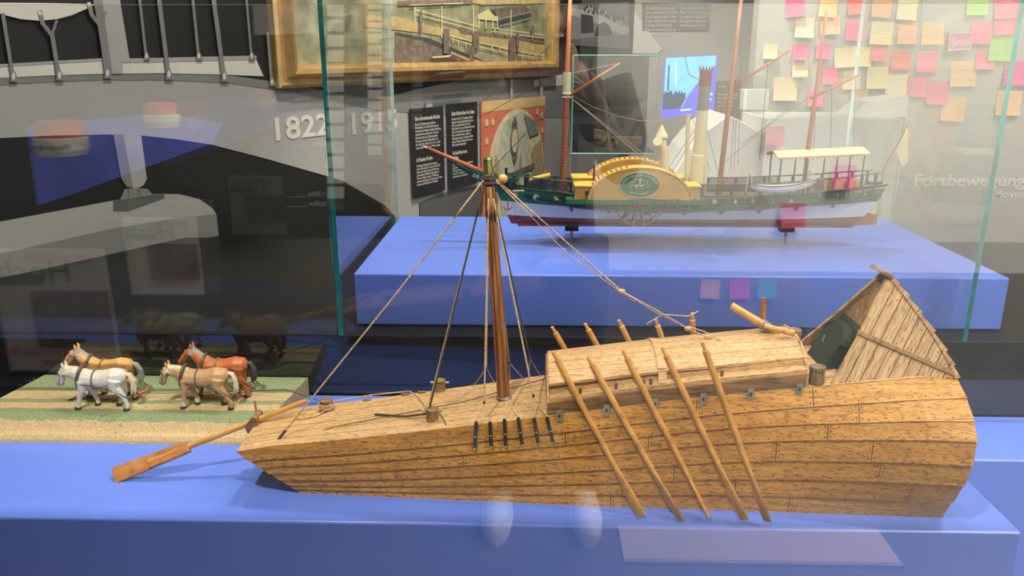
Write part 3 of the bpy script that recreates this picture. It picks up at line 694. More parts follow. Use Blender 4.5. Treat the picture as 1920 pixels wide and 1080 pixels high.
# ------------------------------------------------------------------ oars
M['blade'] = wood('oar_blade_wood', (.50, .22, .07), (.33, .12, .03), .4, (20, 60, 20), .2)
def oar(lbl, top, tip, bl, r0=.0036, r1=.0046, bw=.0105, flatdir=None, grp=None):
    top, tip = V(top), V(tip); d = (tip - top).normalized(); L = (tip - top).length; j = tip - d * bl
    o = empty('oar', tip, lbl, 'oar', grp)
    MB().tube([top, top + d * .012, top + d * .0125, top + d * (L * .35), j], [r0 * .7, r0 * .75, r1, r1, r1 * .85], 10).build('shaft', 'oarwood', o, smooth=False)
    f = V(flatdir) if flatdir else V((0, 1, .3)); f = (f - d * f.dot(d)).normalized(); w = d.cross(f); rings = []
    for t, ww, tt in ((0, r1 * .85, r1 * .85), (.10, r1 * 1.0, r1 * .7), (.22, bw * .62, .003), (.5, bw * .85, .0024), (.97, bw, .0018), (1, bw * .92, .0012)):
        c = j.lerp(tip, t); rings.append([c + w * (ww * math.cos(k * PI / 4)) + f * (tt * math.sin(k * PI / 4)) for k in range(8)])
    MB().loft(rings).build('blade', 'oarwood', o)
    return o
ordn = ['first', 'second', 'third', 'fourth', 'fifth']
NO = [((1037, 660), (1203, 968), .085, (.35, 1, .2)), ((1102, 670), (1278, 976), .085, (1, .9, .2)), ((1168, 657), (1330, 968), .08, (1, -.25, .2)), ((1242, 652), (1396, 974), .085, (.75, 1, .2)), ((1317, 642), (1439, 977), .085, (1, .75, .2))]
for i, (a, t, bl, f) in enumerate(NO):
    tp = aty(*a, YC - [.070, .070, .072, .080, .084][i]); ti = aty(*t, [1.018, 1.016, 1.016, 1.004, 1.002][i])
    oar('%s oar from the bow leaning on the near side of the barge' % ordn[i].capitalize(), tp, ti, bl, flatdir=f, bw=.0082, grp='oars along the near side of the barge')
FO = [((1035, 613), (1066, 668)), ((1097, 607), (1128, 664)), ((1160, 600), (1187, 657)), ((1229, 599), (1248, 654)), ((1298, 587), (1301, 648))]
for i, (a, c) in enumerate(FO):
    p, q = aty(*a, YC + .088), aty(*c, YC + .096); d = (q - p).normalized(); tip = p + d * ((p.z - .003) / -d.z)
    tip.y = max(tip.y, YC + .13)
    oar('%s oar from the bow showing only its handle behind the hatch roof' % ordn[i].capitalize(), p, tip, .08, grp='oars along the far side of the barge')
# the steering sweep over the bow
sw = empty('steering_oar', atz(215, 902, .002), 'long steering oar with a broad blade reaching from the bow down to the blue plinth', 'oar')
t0, t1 = atz(213, 893, .006), aty(578, 746, 1.178); dd = (t1 - t0).normalized()
hd_ = aty(478, 789, 1.148); t1 = t0 + (hd_ - t0).normalized() * ((hd_ - t0).length * 1.37); dd = (t1 - t0).normalized()
j0 = t0 + dd * .055
MB().tube([t0 + dd * .06, t0 + dd * .16, hd_, t1 - dd * .01, t1], [.0042, .0045, .0046, .0040, .0030], 10).build('shaft', 'oarwood', sw)
side = dd.cross(V((0, -.75, .66))).normalized(); nb = dd.cross(side).normalized()
side = side if side.z > 0 else -side
bl = [t0 + side * .014, t0 - side * .013, t0 + dd * .123 - side * .0105, t0 + dd * .127 - side * .006, t0 + dd * .127 + side * .009, t0 + dd * .120 + side * .0105]
MB().prism([p + nb * .002 for p in bl], nb * -.004).build('blade', 'blade', sw, bevel=.0006)
sl = [t0 + dd * .058 - side * .011, t0 + dd * .128 - side * .009, t0 + dd * .128 + side * .004, t0 + dd * .066 - side * .002]
MB().prism([p + nb * .0045 for p in sl], nb * -.009).build('blade_splint', 'blade', sw, bevel=.001)

# ------------------------------------------------------------------ the towpath diorama and its horses
ZD = .036
M['sand'] = flat('sand', (.54, .39, .20), .9, var=.22, scale=300, bump=.8)
M['grassy'] = flat('green_flock', (.23, .28, .145), .9, var=.22, scale=260, bump=.6)
M['pebble'] = flat('pebble', (.30, .22, .14), .8, var=.6, scale=90)
yb = [atz(300, y, ZD).y for y in (735, 750, 757, 768, 784)]
dx0, dx1 = atz(80, 712, ZD).x - .01, atz(575, 712, ZD).x
prof = [(1.232, .0), (1.2335, .005), (1.238, .011), (1.243, .0135), (1.247, .014), (1.252, .019), (1.259, .028), (1.268, ZD - .002), (1.278, ZD)] + [(lerp(1.278, 1.448, k / 40), ZD) for k in range(1, 41)]
fine = []
for i in range(len(prof) - 1):
    for k in range(5): fine.append(tuple(lerp(prof[i][j], prof[i+1][j], k / 5) for j in (0, 1)))
fine.append(prof[-1])
b = MB(); NX = 360; rows = []
from mathutils import noise
for y, z in fine:
    row = []
    for i in range(NX + 1):
        f = (1.45 - y) / .21
        x = lerp(dx0 - .0 - .035 * f, dx1 - .02 * f, i / NX); nz = noise.noise(V((x * 60, y * 60, 0))) * .0009 + noise.noise(V((x * 9, y * 9, 3))) * .0015
        wob = noise.noise(V((x * 14, 0, 7))) * .003 if y < 1.30 else 0
        row.append(V((x, y + wob, max(0, z + (nz if z > .001 else 0)))))
    rows.append(row)
for j in range(len(rows) - 1):
    for i in range(NX):
        c = rows[j][i]; yy = c.y + noise.noise(V((c.x * 25, 0, 1))) * .004 + noise.noise(V((c.x * 120, c.y * 90, 1))) * .0011
        g = yy > yb[0] or yb[2] < yy < yb[1] or yb[4] < yy < yb[3]
        b.add([rows[j][i], rows[j][i+1], rows[j+1][i+1], rows[j+1][i]], [(0, 1, 2, 3)], 1 if g else 0)
for k in range(900):
    x = R.uniform(dx0 - .02, dx1 - .03); y = R.uniform(1.238, 1.275) if k < 650 else R.uniform(1.28, 1.44)
    z = interp(y, [p[0] for p in prof], [p[1] for p in prof]); r = R.uniform(.0003, .0011)
    b.ball((x, y, z), r, 2 if R.random() < .6 else 0, 5)
side = [V(r[NX]) for r in rows]; b.add(side + [V((side[-1].x, side[-1].y, 0)), V((side[0].x, side[0].y, 0))], [tuple(range(len(side) + 2))], 0)
bk = rows[-1]; b.add([bk[0], bk[NX], V((bk[NX].x, bk[NX].y, 0)), V((bk[0].x, bk[0].y, 0))], [(0, 1, 2, 3)], 0)
lf = [V(r[0]) for r in rows]; b.add(lf + [V((lf[-1].x, lf[-1].y, 0)), V((lf[0].x, lf[0].y, 0))], [tuple(range(len(lf) + 2))], 0)
dio = b.build('towpath_base', ['sand', 'grassy', 'pebble'], smooth=False)
tag(dio, 'sandy towpath diorama base with green grass stripes under the four horses', 'diorama')

ex_ = lambda y: dx0 - .035 * (1.45 - y) / .21 - .0015
tag(MB().prism([V((-1.44, 1.24, 0)), V((ex_(1.24), 1.24, 0)), V((ex_(1.446), 1.446, 0)), V((-1.44, 1.446, 0))], (0, 0, .033)).build('black_block', 'black'), 'low glossy black block beside the left end of the horse diorama', 'block')
for n, c in dict(coat_white=(.66, .63, .55), coat_gold=(.56, .30, .085), coat_tan=(.50, .30, .14), coat_red=(.42, .11, .03), hair_cream=(.68, .60, .40), hair_grey=(.30, .29, .27), hair_dark=(.06, .055, .05), leather=(.10, .065, .045), leather2=(.20, .14, .09), hoofm=(.05, .035, .028), sock=(.62, .58, .50), pinkish=(.55, .33, .2)).items():
    M[n] = flat(n, c, .5, var=.16, scale=140, bump=.3)
def horse(loc, coat, hair, tailm, lbl, headup, legs, hoof='hoofm', socks=(), sc=1.0, lead='leather'):
    root = empty('horse', loc, lbl, 'horse', 'carved horses towing the barge')
    P = lambda x, y, z: V((x, y, z)) * sc
    b = MB()
    b.tube([P(.047, 0, .060), P(.040, 0, .061), P(.026, 0, .0605), P(.006, 0, .0555), P(-.014, 0, .055), P(-.030, 0, .057), P(-.042, 0, .056), P(-.047, 0, .056)], [.006*sc, .0135*sc, .0165*sc, .0168*sc, .0168*sc, .0165*sc, .0125*sc, .006*sc], 14)
    if headup: nk = [(-.030, .063), (-.043, .074), (-.053, .084), (-.058, .088)]; hd = [(-.055, .088), (-.063, .083), (-.071, .074), (-.078, .0655), (-.081, .0625)]
    else: nk = [(-.030, .061), (-.046, .067), (-.060, .070), (-.067, .0715)]; hd = [(-.064, .0725), (-.069, .066), (-.0725, .056), (-.0755, .046), (-.0765, .0425)]
    b.tube([P(x, 0, z) for x, z in nk], [.0145*sc, .0115*sc, .0092*sc, .0075*sc], 12)
    b.tube([P(x, 0, z) for x, z in hd], [.0062*sc, .0075*sc, .0068*sc, .0050*sc, .0042*sc], 12)
    px, pz = hd[0]
    for s in (-1, 1):
        b.tube([P(px + .002, s*.004, pz + .003), P(px + .001, s*.006, pz + .011), P(px, s*.0055, pz + .0165)], [.0030*sc, .0028*sc, .0008*sc], 7)
    hoofs = []
    for s, kn, ft in legs['f']:       # fore: knee x offset, foot x offset
        b.tube([P(-.031, s*.0085, .056), P(-.032, s*.0095, .040), P(-.033 + kn, s*.0095, .024), P(-.033 + ft, s*.0095, .0085), P(-.034 + ft, s*.0095, .004)], [.0105*sc, .0072*sc, .0046*sc, .0036*sc, .0042*sc], 10); hoofs.append((-.035 + ft, s * .0095, ft))
    for s, hk, ft in legs['h']:
        b.tube([P(.030, s*.009, .058), P(.028, s*.0105, .044), P(.038 + hk, s*.0105, .027), P(.037 + ft, s*.0105, .010), P(.035 + ft, s*.0105, .004)], [.013*sc, .0105*sc, .0050*sc, .0038*sc, .0044*sc], 10); hoofs.append((.034 + ft, s * .0105, ft))
    body = b.build('body', coat, root, local=True)
    md = body.modifiers.new('r', 'REMESH'); md.mode = 'VOXEL'; md.voxel_size = .0014
    sm = body.modifiers.new('s', 'SMOOTH'); sm.iterations = 2; sm.factor = .5
    dg = bpy.context.evaluated_depsgraph_get(); dg.update()
    me = bpy.data.meshes.new_from_object(body.evaluated_get(dg)); body.modifiers.clear(); body.data = me
    for i, (x, y, ft) in enumerate(hoofs):
        MB().lathe(P(x, y, 0), [(.0056*sc, 0), (.0050*sc, .0045*sc), (.0042*sc, .005*sc)], 10).build('hoof', hoof, root, local=True)
        if i in socks: MB().lathe(P(x + .0008, y, .005), [(.0048*sc, 0), (.0050*sc, .003*sc), (.0046*sc, .009*sc)], 10).build('sock', 'sock', root, local=True)
    # mane: locks lying down the near side of the neck
    b = MB()
    for k in range(15):
        t = k / 14; i = min(2, int(t * 3)); f = t * 3 - i; x = lerp(nk[i][0], nk[i+1][0], f); z = lerp(nk[i][1], nk[i+1][1], f) + lerp(.0125, .006, t)
        for s in (-1, 1): b.tube([P(x + .003, 0, z + .001), P(x + .002, s*.0055, z - .002), P(x - .001 + R.uniform(-.001, .002), s*.0098, z - .009 - R.uniform(0, .004))], [.0020*sc, .0020*sc, .0007*sc], 6)
    b.tube([P(px + .002, 0, pz + .006), P(px - .005, -.002, pz + .002), P(px - .008, -.001, pz - .006)], [.0022*sc, .0022*sc, .0008*sc], 6)
    b.build('mane', hair, root, local=True)
    b = MB()
    for k in range(11):
        y = R.uniform(-.0045, .0045); q = R.uniform(-.004, .004)
        b.tube([P(.046, y*.3, .066), P(.053, y*.6, .064), P(.058 + q*.3, y, .052), P(.0575 + q, y*1.2, .038), P(.055 + q, y, .026 + R.uniform(0, .006))], [.0028*sc, .0030*sc, .0028*sc, .0022*sc, .0006*sc], 6)
    b.build('tail', tailm, root, local=True)
    # harness
    def ring(cx, cz, rx, rz, tilt, w, r, mt, nm):
        b = MB(); pts = []
        for k in range(21):
            a = k * 2 * PI / 20; pts.append(P(cx + tilt * math.sin(a) , rx * math.cos(a), cz + rz * math.sin(a)))
        b.tube(pts, r * sc, 6, caps=False, sq=(w, 1)); return b.build(nm, mt, root, local=True)
    ring(-.0355, .0605, .0150, .0205, .0050, 1.0, .0030, lead, 'collar')
    ring(-.009, .0552, .0172, .0174, .0, 1.0, .0018, 'leather2', 'girth_strap')
    b = MB()
    for s in (-1, 1): b.tube([P(-.036, s*.0165, .052), P(-.009, s*.0185, .050), P(.03, s*.0182, .040), P(.062, s*.012, .017)], .0008*sc, 5)
    b.build('trace', 'ropedark', root, local=True)
    b = MB()
    for i, (w, r) in enumerate(((1, .0076), (2, .0071), (3, .0054))):
        x, z = hd[i + (0 if i else 1)]; 
    for j, rr in ((1, .0080), (3, .0056)):
        c = P(hd[j][0], 0, hd[j][1]); ax = P(hd[j+1][0] - hd[j-1][0], 0, hd[j+1][1] - hd[j-1][1]); b.torus(c, rr * sc, .0007 * sc, ax=ax, n=14, m=5)
    for s in (-1, 1): b.tube([P(hd[1][0], s*.0080, hd[1][1]), P(hd[3][0], s*.0056, hd[3][1])], .0007*sc, 5)
    b.build('bridle', 'leather', root, local=True)
    b = MB()
    for s in (-1, 1): b.ball(P(hd[1][0] - .0035, s*.0062, hd[1][1] - .001), .0011*sc, 0, 6)
    b.build('eye', 'hair_dark', root, local=True)
    return root
LA = dict(f=[(-1, -.006, -.010), (1, .010, .016)], h=[(-1, .004, .010), (1, -.004, -.014)])
LB = dict(f=[(-1, -.003, -.004), (1, .008, .014)], h=[(-1, .004, .014), (1, -.002, -.006)])
HZ = ZD + .0002
def hl(x, y):
    p = atz(x, y, HZ); return p
horse(hl(198, 764), 'coat_white', 'hair_cream', 'hair_cream', 'white carved horse with a cream tail, nearest of the leading pair', False, LA, lead='leather')
horse(hl(212, 742), 'coat_gold', 'hair_grey', 'hair_grey', 'golden brown carved horse with a grey tail behind the white horse', True, LB)
horse(hl(388, 762), 'coat_tan', 'hair_cream', 'hair_cream', 'tan carved horse with white front socks, nearest of the rear pair', False, LB, socks=(0, 1))
horse(hl(424, 740), 'coat_red', 'hair_grey', 'hair_dark', 'chestnut red carved horse with a grey mane behind the tan horse', True, LA)
M['barwood'] = wood('pale_bar_wood', (.56, .33, .16), (.40, .2, .09), .5, (40, 40, 40), .2)
DT = []
for i, (a, c, lbl) in enumerate((((236, 751), (284, 722), 'wooden swingletree bars on the sand behind the leading pair of horses'), ((426, 751), (482, 715), 'wooden swingletree bars on the sand behind the rear pair of horses'))):
    p, q = atz(*a, ZD + .005), atz(*c, ZD + .012); d = (q - p).normalized(); n_ = V((0, 0, 1)).cross(d)
    o = empty('swingletree', p.lerp(q, .5) * 1.0 + V((0, 0, -.003)), lbl, 'swingletree', 'swingletrees behind the horses')
    MB().tube([p + n_ * .004, p.lerp(q, .5) + n_ * .004], .0019, 7).build('bar', 'barwood', o); MB().tube([p.lerp(q, .55) + n_ * .004, q + n_ * .004], .0019, 7).build('bar', 'barwood', o)
    MB().tube([p.lerp(q, .22) - n_ * .005, p.lerp(q, .80) - n_ * .005], .0021, 7).build('bar', 'barwood', o)
    b = MB()
    for t in (.25, .75): b.tube([p.lerp(q, t) + n_ * .004, p.lerp(q, t) - n_ * .005], .0007, 5)
    b.build('link', 'ropedark', o); DT.append(p.lerp(q, .5) - n_ * .007)
tr = MB().tube([DT[0], DT[0].lerp(DT[1], .5) + V((0, 0, -.001)), DT[1] + V((-.02, 0, 0))], .0006, 5)
tr.tube([DT[1], V((-.45, 1.33, .062)), V((-.329, 1.165, dz(-.329, 1.165) + .012))], .0006, 5)
tag(tr.build('tow_rope', 'ropedark'), 'thin dark tow rope from the horses to the bow bollard of the barge', 'rope')

# ------------------------------------------------------------------ the paddle steamer
YS = 1.85
for n, c, r in (('s_green', (.012, .135, .060), .3), ('s_dkgreen', (.008, .045, .028), .35), ('s_white', (.70, .68, .66), .4), ('s_red', (.20, .028, .022), .4), ('s_ochre', (.56, .31, .045), .4), ('s_yellow', (.75, .46, .06), .4), ('s_cream', (.72, .62, .38), .45), ('s_deck', (.62, .37, .17), .5), ('s_rust', (.34, .085, .035), .5), ('s_black', (.012, .012, .012), .4), ('s_pinewood', (.46, .13, .035), .35), ('s_rigging', (.34, .25, .17), .7), ('s_rigdark', (.06, .05, .045), .7), ('s_funnelgrey', (.20, .19, .17), .5), ('s_funnelred', (.24, .035, .03), .5), ('s_salmon', (.62, .30, .17), .5)):
    M[n] = flat(n, c, r, var=.06, scale=40)
ship = empty('paddle_steamer_model', (.32, YS, .262), 'green, white and red paddle steamer model with ochre paddle boxes and three masts', 'model ship')
KZ = .2645
def sx(t, s):     # x from the level t (0 keel .. 1 rail) and the run s (0 stem .. 1 stern)
    return lerp(lerp(-.050, -.090, t), lerp(.745, .815, t ** .7), s)
def stop(x): return interp(x, [-.09, 0, .12, .3, .5, .65, .82], [.357, .349, .341, .338, .341, .349, .366])
def shb(x): return interp(x, [-.09, -.06, -.02, .05, .15, .3, .5, .62, .72, .79, .82], [.0015, .008, .019, .034, .044, .047, .047, .043, .034, .021, .012])
LV = [0, .12, .23, .24, .60, .61, .95, 1.0]; MT = [2, 2, 2, 1, 1, 0, 3]
b = MB(); n = 44; rows = []
def spt(s, t, side):
    x = sx(t, s); g = min(1, .06 + 1.02 * t ** .42) * (1 if t < .9 else 1 + (t - .9) * .4); 
    k = 1 - (1 - t) * (.0 if .1 < s < .75 else (.55 * ((s - .75) / .25 if s >= .75 else (.1 - s) / .1)))
    return V((x, YS + side * shb(x) * g * max(.1, k), KZ + (stop(x) - KZ) * t))
for side in (-1, 1):
    for l in range(len(LV) - 1):
        b.loft([[spt(i / n, LV[l], side), spt(i / n, LV[l+1], side)] for i in range(n + 1)], MT[l], closed=False)
for i in (0, n): b.loft([[spt(i / n, t, -1), spt(i / n, t, 1)] for t in LV], 1 if i else 1, closed=False)
b.loft([[spt(i / n, 0, -1), spt(i / n, 0, 1)] for i in range(n + 1)], 2, closed=False)
b.build('hull', ['s_green', 's_white', 's_red', 's_dkgreen'], ship, smooth=False)
b = MB(); b.loft([[V((sx(1, i/n), YS - shb(sx(1, i/n)) * .98, stop(sx(1, i/n)) - .006)), V((sx(1, i/n), YS + shb(sx(1, i/n)) * .98, stop(sx(1, i/n)) - .006)), V((sx(1, i/n), YS + shb(sx(1, i/n)) * .98, stop(sx(1, i/n)) - .009)), V((sx(1, i/n), YS - shb(sx(1, i/n)) * .98, stop(sx(1, i/n)) - .009))] for i in range(n + 1)])
b.build('deck', 's_deck', ship)
MB().bb((-.035, YS - .004, KZ - .005), (.75, YS + .004, KZ + .003)).build('keel', 's_red', ship)
# beak head with the name
b = MB()
bk = [V((-.080, 0, .350)), V((-.110, 0, .366)), V((-.150, 0, .388)), V((-.186, 0, .406)), V((-.184, 0, .410)), V((-.14, 0, .394)), V((-.09, 0, .378)), V((-.03, 0, .366)), V((-.03, 0, .346))]
lower = [(-.074, .336, .012), (-.105, .352, .010), (-.145, .377, .006), (-.186, .405, .001)]; upper = [(-.03, .372, .017), (-.09, .377, .013), (-.14, .392, .008), (-.187, .409, .0015)]
b.loft([[V((a[0], YS - a[2] * .4, a[1])), V((c[0], YS - c[2], c[1])), V((c[0], YS + c[2], c[1])), V((a[0], YS + a[2] * .4, a[1]))] for a, c in zip(lower, upper)], 0)
beak = b.build('beak_head', 's_dkgreen', ship)
b = MB()
for f in (.25, .85): b.tube([V((lerp(a[0], c[0], f), YS - lerp(a[2]*.4, c[2], f) - .0012, lerp(a[1], c[1], f))) for a, c in zip(lower, upper)], .0011, 5, 0)
b.build('beak_moulding', 's_green', beak)
e = (V((-.075, 0, .3665)) - V((-.135, 0, .385))).normalized()
text('name_lettering', 'DE ZEEUW', .0105, 's_white', V((-.140, YS - .0125, .3775)), e, V((-e.z, 0, e.x)), beak, width=.062, depth=.0012)
# decorative wheel ports on the bow, along the bulwark and at the stern
def port(x, z, r=.0072, sidey=None):
    y = YS - shb(x) * 1.03 - .0012
    o = MB().lathe((x, y, z), [(r, 0), (r, .0012), (r * .2, .0013)], 18, ax=(0, -1, 0)); o.build('port_wheel', 's_salmon', ship)
    b = MB(); b.lathe((x, y - .0013, z), [(r * .84, 0), (r * .84, .0005)], 16, ax=(0, -1, 0)); pw = b.build('port_dark', 's_black', ship)
    b = MB()
    for k in range(6): a = k * PI / 3; b.tube([(x, y - .0022, z), (x + r * .8 * math.cos(a), y - .0022, z + r * .8 * math.sin(a))], .0009, 4)
    b.build('port_spokes', 's_white', ship)
for px_, py_ in ((965, 369), (1005, 371), (1042, 374)):
    p = aty(px_, py_, YS - .036); port(p.x, p.z)
for px_ in (1310, 1340, 1379, 1413, 1450, 1484): p = aty(px_, 375, YS - .052); port(p.x, .3285, .006)
for px_ in (1537, 1571, 1588, 1625):
    p = aty(px_, 362, YS - .04); b = MB(); y = YS - shb(p.x) * 1.03 - .001
    b.box((p.x, y - .0006, .343), (.010, .0012, .013)); b.box((p.x, y - .001, .343), (.0012, .0014, .013), 1); b.box((p.x, y - .001, .343), (.010, .0014, .0012), 1)
    b.build('stern_window', ['s_dkgreen', 's_cream'], ship)
# guards (side platforms) with their railings
def guard(x): return shb(x) + interp(x, [-.02, .03, .10, .17, .32, .40, .55, .70, .80], [.001, .008, .026, .047, .047, .034, .026, .014, .002])
def gz(x): return interp(x, [-.02, .1, .3, .5, .8], [.338, .320, .3155, .320, .340])
GX = [lerp(-.02, .80, i / 60) for i in range(61)]
for side in (-1, 1):
    b = MB()
    b.loft([[V((x, YS + side * shb(x) * .9, gz(x))), V((x, YS + side * guard(x), gz(x))), V((x, YS + side * guard(x), gz(x) - .006)), V((x, YS + side * shb(x) * .9, gz(x) - .006))] for x in GX], 0)
    g = b.build('guard', 's_dkgreen', ship)
    b = MB(); xs = [x for x in GX if .03 < x < .79]
    b.tube([(x, YS + side * (guard(x) - .001), gz(x) + .0235) for x in xs], .0014, 5)
    b.tube([(x, YS + side * (guard(x) - .001), gz(x) + .003) for x in xs], .0010, 5)
    b.build('guard_rail', 's_dkgreen', g)
    for i in range(30):
        x = .045 + .0252 * i
        MB().box((x, YS + side * (guard(x) - .001), gz(x) + .0115), (.0042 if side < 0 else .003, .0022, .0235)).build('rail_post', 's_dkgreen', g)
    for i in range(8):
        x = .09 + .085 * i; MB().prism([V((x - .003, YS + side * shb(x), gz(x) - .006)), V((x - .003, YS + side * (guard(x) - .002), gz(x) - .006)), V((x - .003, YS + side * shb(x), gz(x) - .02))], (.006, 0, 0)).build('bracket', 's_rust', g)
    # bulwark rail with netting above the hull
    b = MB(); xs = [x for x in GX if x < .62]
    rail = [V((x, YS + side * (shb(x) * 1.02 + .0005), stop(x) + .028)) for x in [lerp(-.06, .79, i / 50) for i in range(51)]]
    b.tube(rail, .0016, 5); b.tube([p - V((0, 0, .027)) for p in rail], .0016, 5)
    br = b.build('bulwark_rail', 's_dkgreen', ship)
    for i in range(26):
        x = -.045 + .033 * i
        if x > .79: break
        MB().box((x, YS + side * shb(x) * 1.02, stop(x) + .013), (.006, .003, .028)).build('stanchion', 's_dkgreen', br)
    b = MB()
    for x0, x1 in ((-.01, .115), (.345, .58)):
        k = x0
        while k < x1:
            for dx_ in (.022, -.022):
                xa, xb = k, min(max(k + dx_, x0), x1); fr = abs(xb - k) / .022
                za = stop(k) + .001; p = V((xa, YS + side * shb(xa) * 1.02, za)); q = V((xb, YS + side * shb(xb) * 1.02, za + .026 * fr)); b.tube([p, q], .0008, 4)
            k += .0045
    b.build('rail_netting', 's_rigdark', br)
# upper deck clutter
b = MB()
p = aty(1012, 333, YS); MB().bb((p.x - .022, YS - .016, .345), (p.x + .018, YS + .016, .368)).build('skylight_box', 's_dkgreen', ship)
MB().box((p.x, YS - .004, .376), (.05, .038, .004), rot=Matrix.Rotation(math.radians(-14), 3, 'Y')).build('skylight_lid', 's_yellow', ship)
MB().bb((.082, YS - .028, .337), (.115, YS + .028, .349)).build('deck_hatch', 's_deck', ship)
for (x, y, h, r) in ((949, 0, .395, .003), (1114, 0, .402, .003), (965, 0, .382, .004), (985, 0, .378, .003)):
    q = aty(x, 330, YS + .01); MB().tube([(q.x, YS + .012, .345), (q.x, YS + .012, h)], r, 8).build('bitt', 's_black', ship)
b = MB(); q = aty(960, 330, YS)
b.tube([(q.x - .014, YS - .014, .358), (q.x - .014, YS + .014, .358)], .007, 10).tube([(q.x + .01, YS - .012, .347), (q.x + .014, YS - .012, .372), (q.x + .022, YS - .010, .350)], .0015, 5)
b.build('windlass', 's_black', ship)
MB().tube([(-.058 + .009 * math.cos(k * PI / 8), YS - .022, .311 - .009 * math.sin(k * PI / 8)) for k in range(9)], [.0008, .0014, .0018, .002, .002, .002, .0018, .0014, .0008], 6).tube([(-.058, YS - .022, .302), (-.056, YS - .022, .328)], .0014, 6).build('anchor', 's_rust', ship)
MB().tube([(-.045, YS - .020, .3455), (-.02, YS - .035, .349)], .0018, 6).build('cathead', 's_cream', ship)
# paddle boxes and deckhouses
PXc, PRx, PRz, PZ0 = .2385, .112, .0705, .3385
def parc(f, n_=28): return [(PXc + PRx * f * math.cos(PI * k / n_), PZ0 + PRz * f * math.sin(PI * k / n_)) for k in range(n_ + 1)]
for side in (-1, 1):
    yo, yi = YS + side * .0925, YS + side * .050
    fr = [V((x, yo, z)) for x, z in parc(1)]
    box_ = MB().prism(fr, (0, yi - yo, 0)).build('paddle_box', 's_ochre', ship)
    b = MB(); A1, A2 = parc(1.0), parc(1.035)
    b.loft([[V((x0, yo - side * -.001, z0)), V((x1, yo + side * .001, z1)), V((x1, yi, z1)), V((x0, yi, z0))] for (x0, z0), (x1, z1) in zip(A1, A2)])
    b.build('box_rim', 's_yellow', box_)
    b = MB()
    for k in list(range(4, 13)) if side < 0 else list(range(3, 26)):
        for w in (0,):
            a = PI * (1 - (k + .5) / 30); c, s_ = math.cos(a), math.sin(a); x, z = PXc + PRx * 1.045 * c, PZ0 + PRz * 1.045 * s_
            b.box((x, (yo + yi) / 2 + side * .004, z), (.0035, .026, .003), rot=Matrix.Rotation(-(a - PI / 2), 3, 'Y'))
    b.build('box_steps', 's_rust' if side > 0 else 's_ochre2', box_) if 's_ochre2' in M else b.build('box_steps', 's_rust', box_)
    b = MB(); b.tube([V((x, yo + side * .0008, z)) for x, z in parc(1.02)], .0016, 5); b.build('box_moulding', 's_yellow', box_)
    for x0, x1 in ((.094, .150), (.325, .372)):
        h = MB().bb((x0, min(yo + side * -.006, yi - side * .02), PZ0), (x1, max(yo + side * -.006, yi - side * .02), PZ0 + .028)).build('deckhouse', 's_ochre', ship)
        MB().bb((x0 - .002, min(yo, yi - side * .022), PZ0 + .028), (x1 + .002, max(yo, yi - side * .022), PZ0 + .0325)).build('house_roof', 's_yellow', h, bevel=.002)
        MB().bb(((x0 + x1) / 2 - .005, yo - side * .0055 - .001, PZ0 + .009), ((x0 + x1) / 2 + .005, yo - side * .0055 + .001, PZ0 + .019)).build('house_window', 's_black', h)
    MB().bb((.075, min(yo, yi), PZ0 - .010), (.385, max(yo, yi), PZ0)).build('sponson', 's_green', ship)
    if side < 0:
        el = lambda rx, rz, off: [V((PXc - .002 + rx * math.cos(k * PI / 24), yo - off, PZ0 + .0345 + rz * math.sin(k * PI / 24))) for k in range(48)]
        ov = MB().prism(el(.0445, .0285, 0), (0, -.0022, 0)).build('oval_sign', 's_cream', ship)
        MB().prism(el(.0430, .0270, .0022), (0, -.0006, 0)).build('sign_field', 's_green', ov)
        def onarc(s, a0, a1, rx, rz, sz, flip=False):
            for k, ch in enumerate(s):
                if ch == ' ': continue
                a = math.radians(lerp(a0, a1, k / (len(s) - 1))); p = V((PXc - .002 + rx * math.cos(a), yo - .0032, PZ0 + .0345 + rz * math.sin(a)))
                t = V((rx * math.sin(a), 0, -rz * math.cos(a))).normalized()
                if flip: t = -t
                upv = V((-t.z, 0, t.x)); w = text('sign_lettering', ch, sz, 's_cream', p - t * sz * .3, t, upv, 'raw', depth=.0005); LET.v += [q for q in w.v]; off = len(LET.v) - len(w.v)
                LET.f += [[i + off for i in f] for f in w.f]; LET.mi += w.mi
        LET = MB(); onarc('NEDERLANDSCHE STOOMBOOT', 172, 8, .0350, .0190, .0062); onarc('MAATSCHAPPY', 232, 308, .0350, .0225, .0068, True)
        LET.build('sign_lettering', 's_cream', ov)
        cz_ = V((PXc - .002, yo - .0030, PZ0 + .0335)); b = MB()
        for k in range(18):
            a = PI * k / 17 * 1.25 - .125 * PI; r = .0135 + .002 * (k % 3); b.ball(cz_ + V((r * 1.25 * math.cos(a), 0, r * .8 * math.sin(a))), .0011 + .0003 * (k % 2), 0, 6, (1.3, .4, .8))
        b.tube([cz_ + V((0, 0, .003)), cz_ + V((0, 0, .013))], .0016, 6); b.ball(cz_ + V((0, 0, .014)), .002, 0, 6, (1, .4, 1))
        for s_ in (-1, 1):
            o_ = cz_ + V((s_ * .0055, 0, -.003)); b.prism([o_ + V((-.0045, -.0002, .0045)), o_ + V((.0045, -.0002, .0045)), o_ + V((.0045, -.0002, -.001)), o_ + V((0, -.0002, -.006)), o_ + V((-.0045, -.0002, -.001))], (0, -.0004, 0), 0)
            b.prism([o_ + V((-.0035, -.0007, -.001)), o_ + V((.0035, -.0007, .0035)), o_ + V((.0038, -.0007, -.0012)), o_ + V((0, -.0007, -.005))], (0, -.0004, 0), 1)
        b.build('sign_arms', ['s_cream', 's_red'], ov)
    # the paddle wheel under the box
    w = MB(); yc = (yo + yi) / 2; C0 = V((PXc, yc, .335))
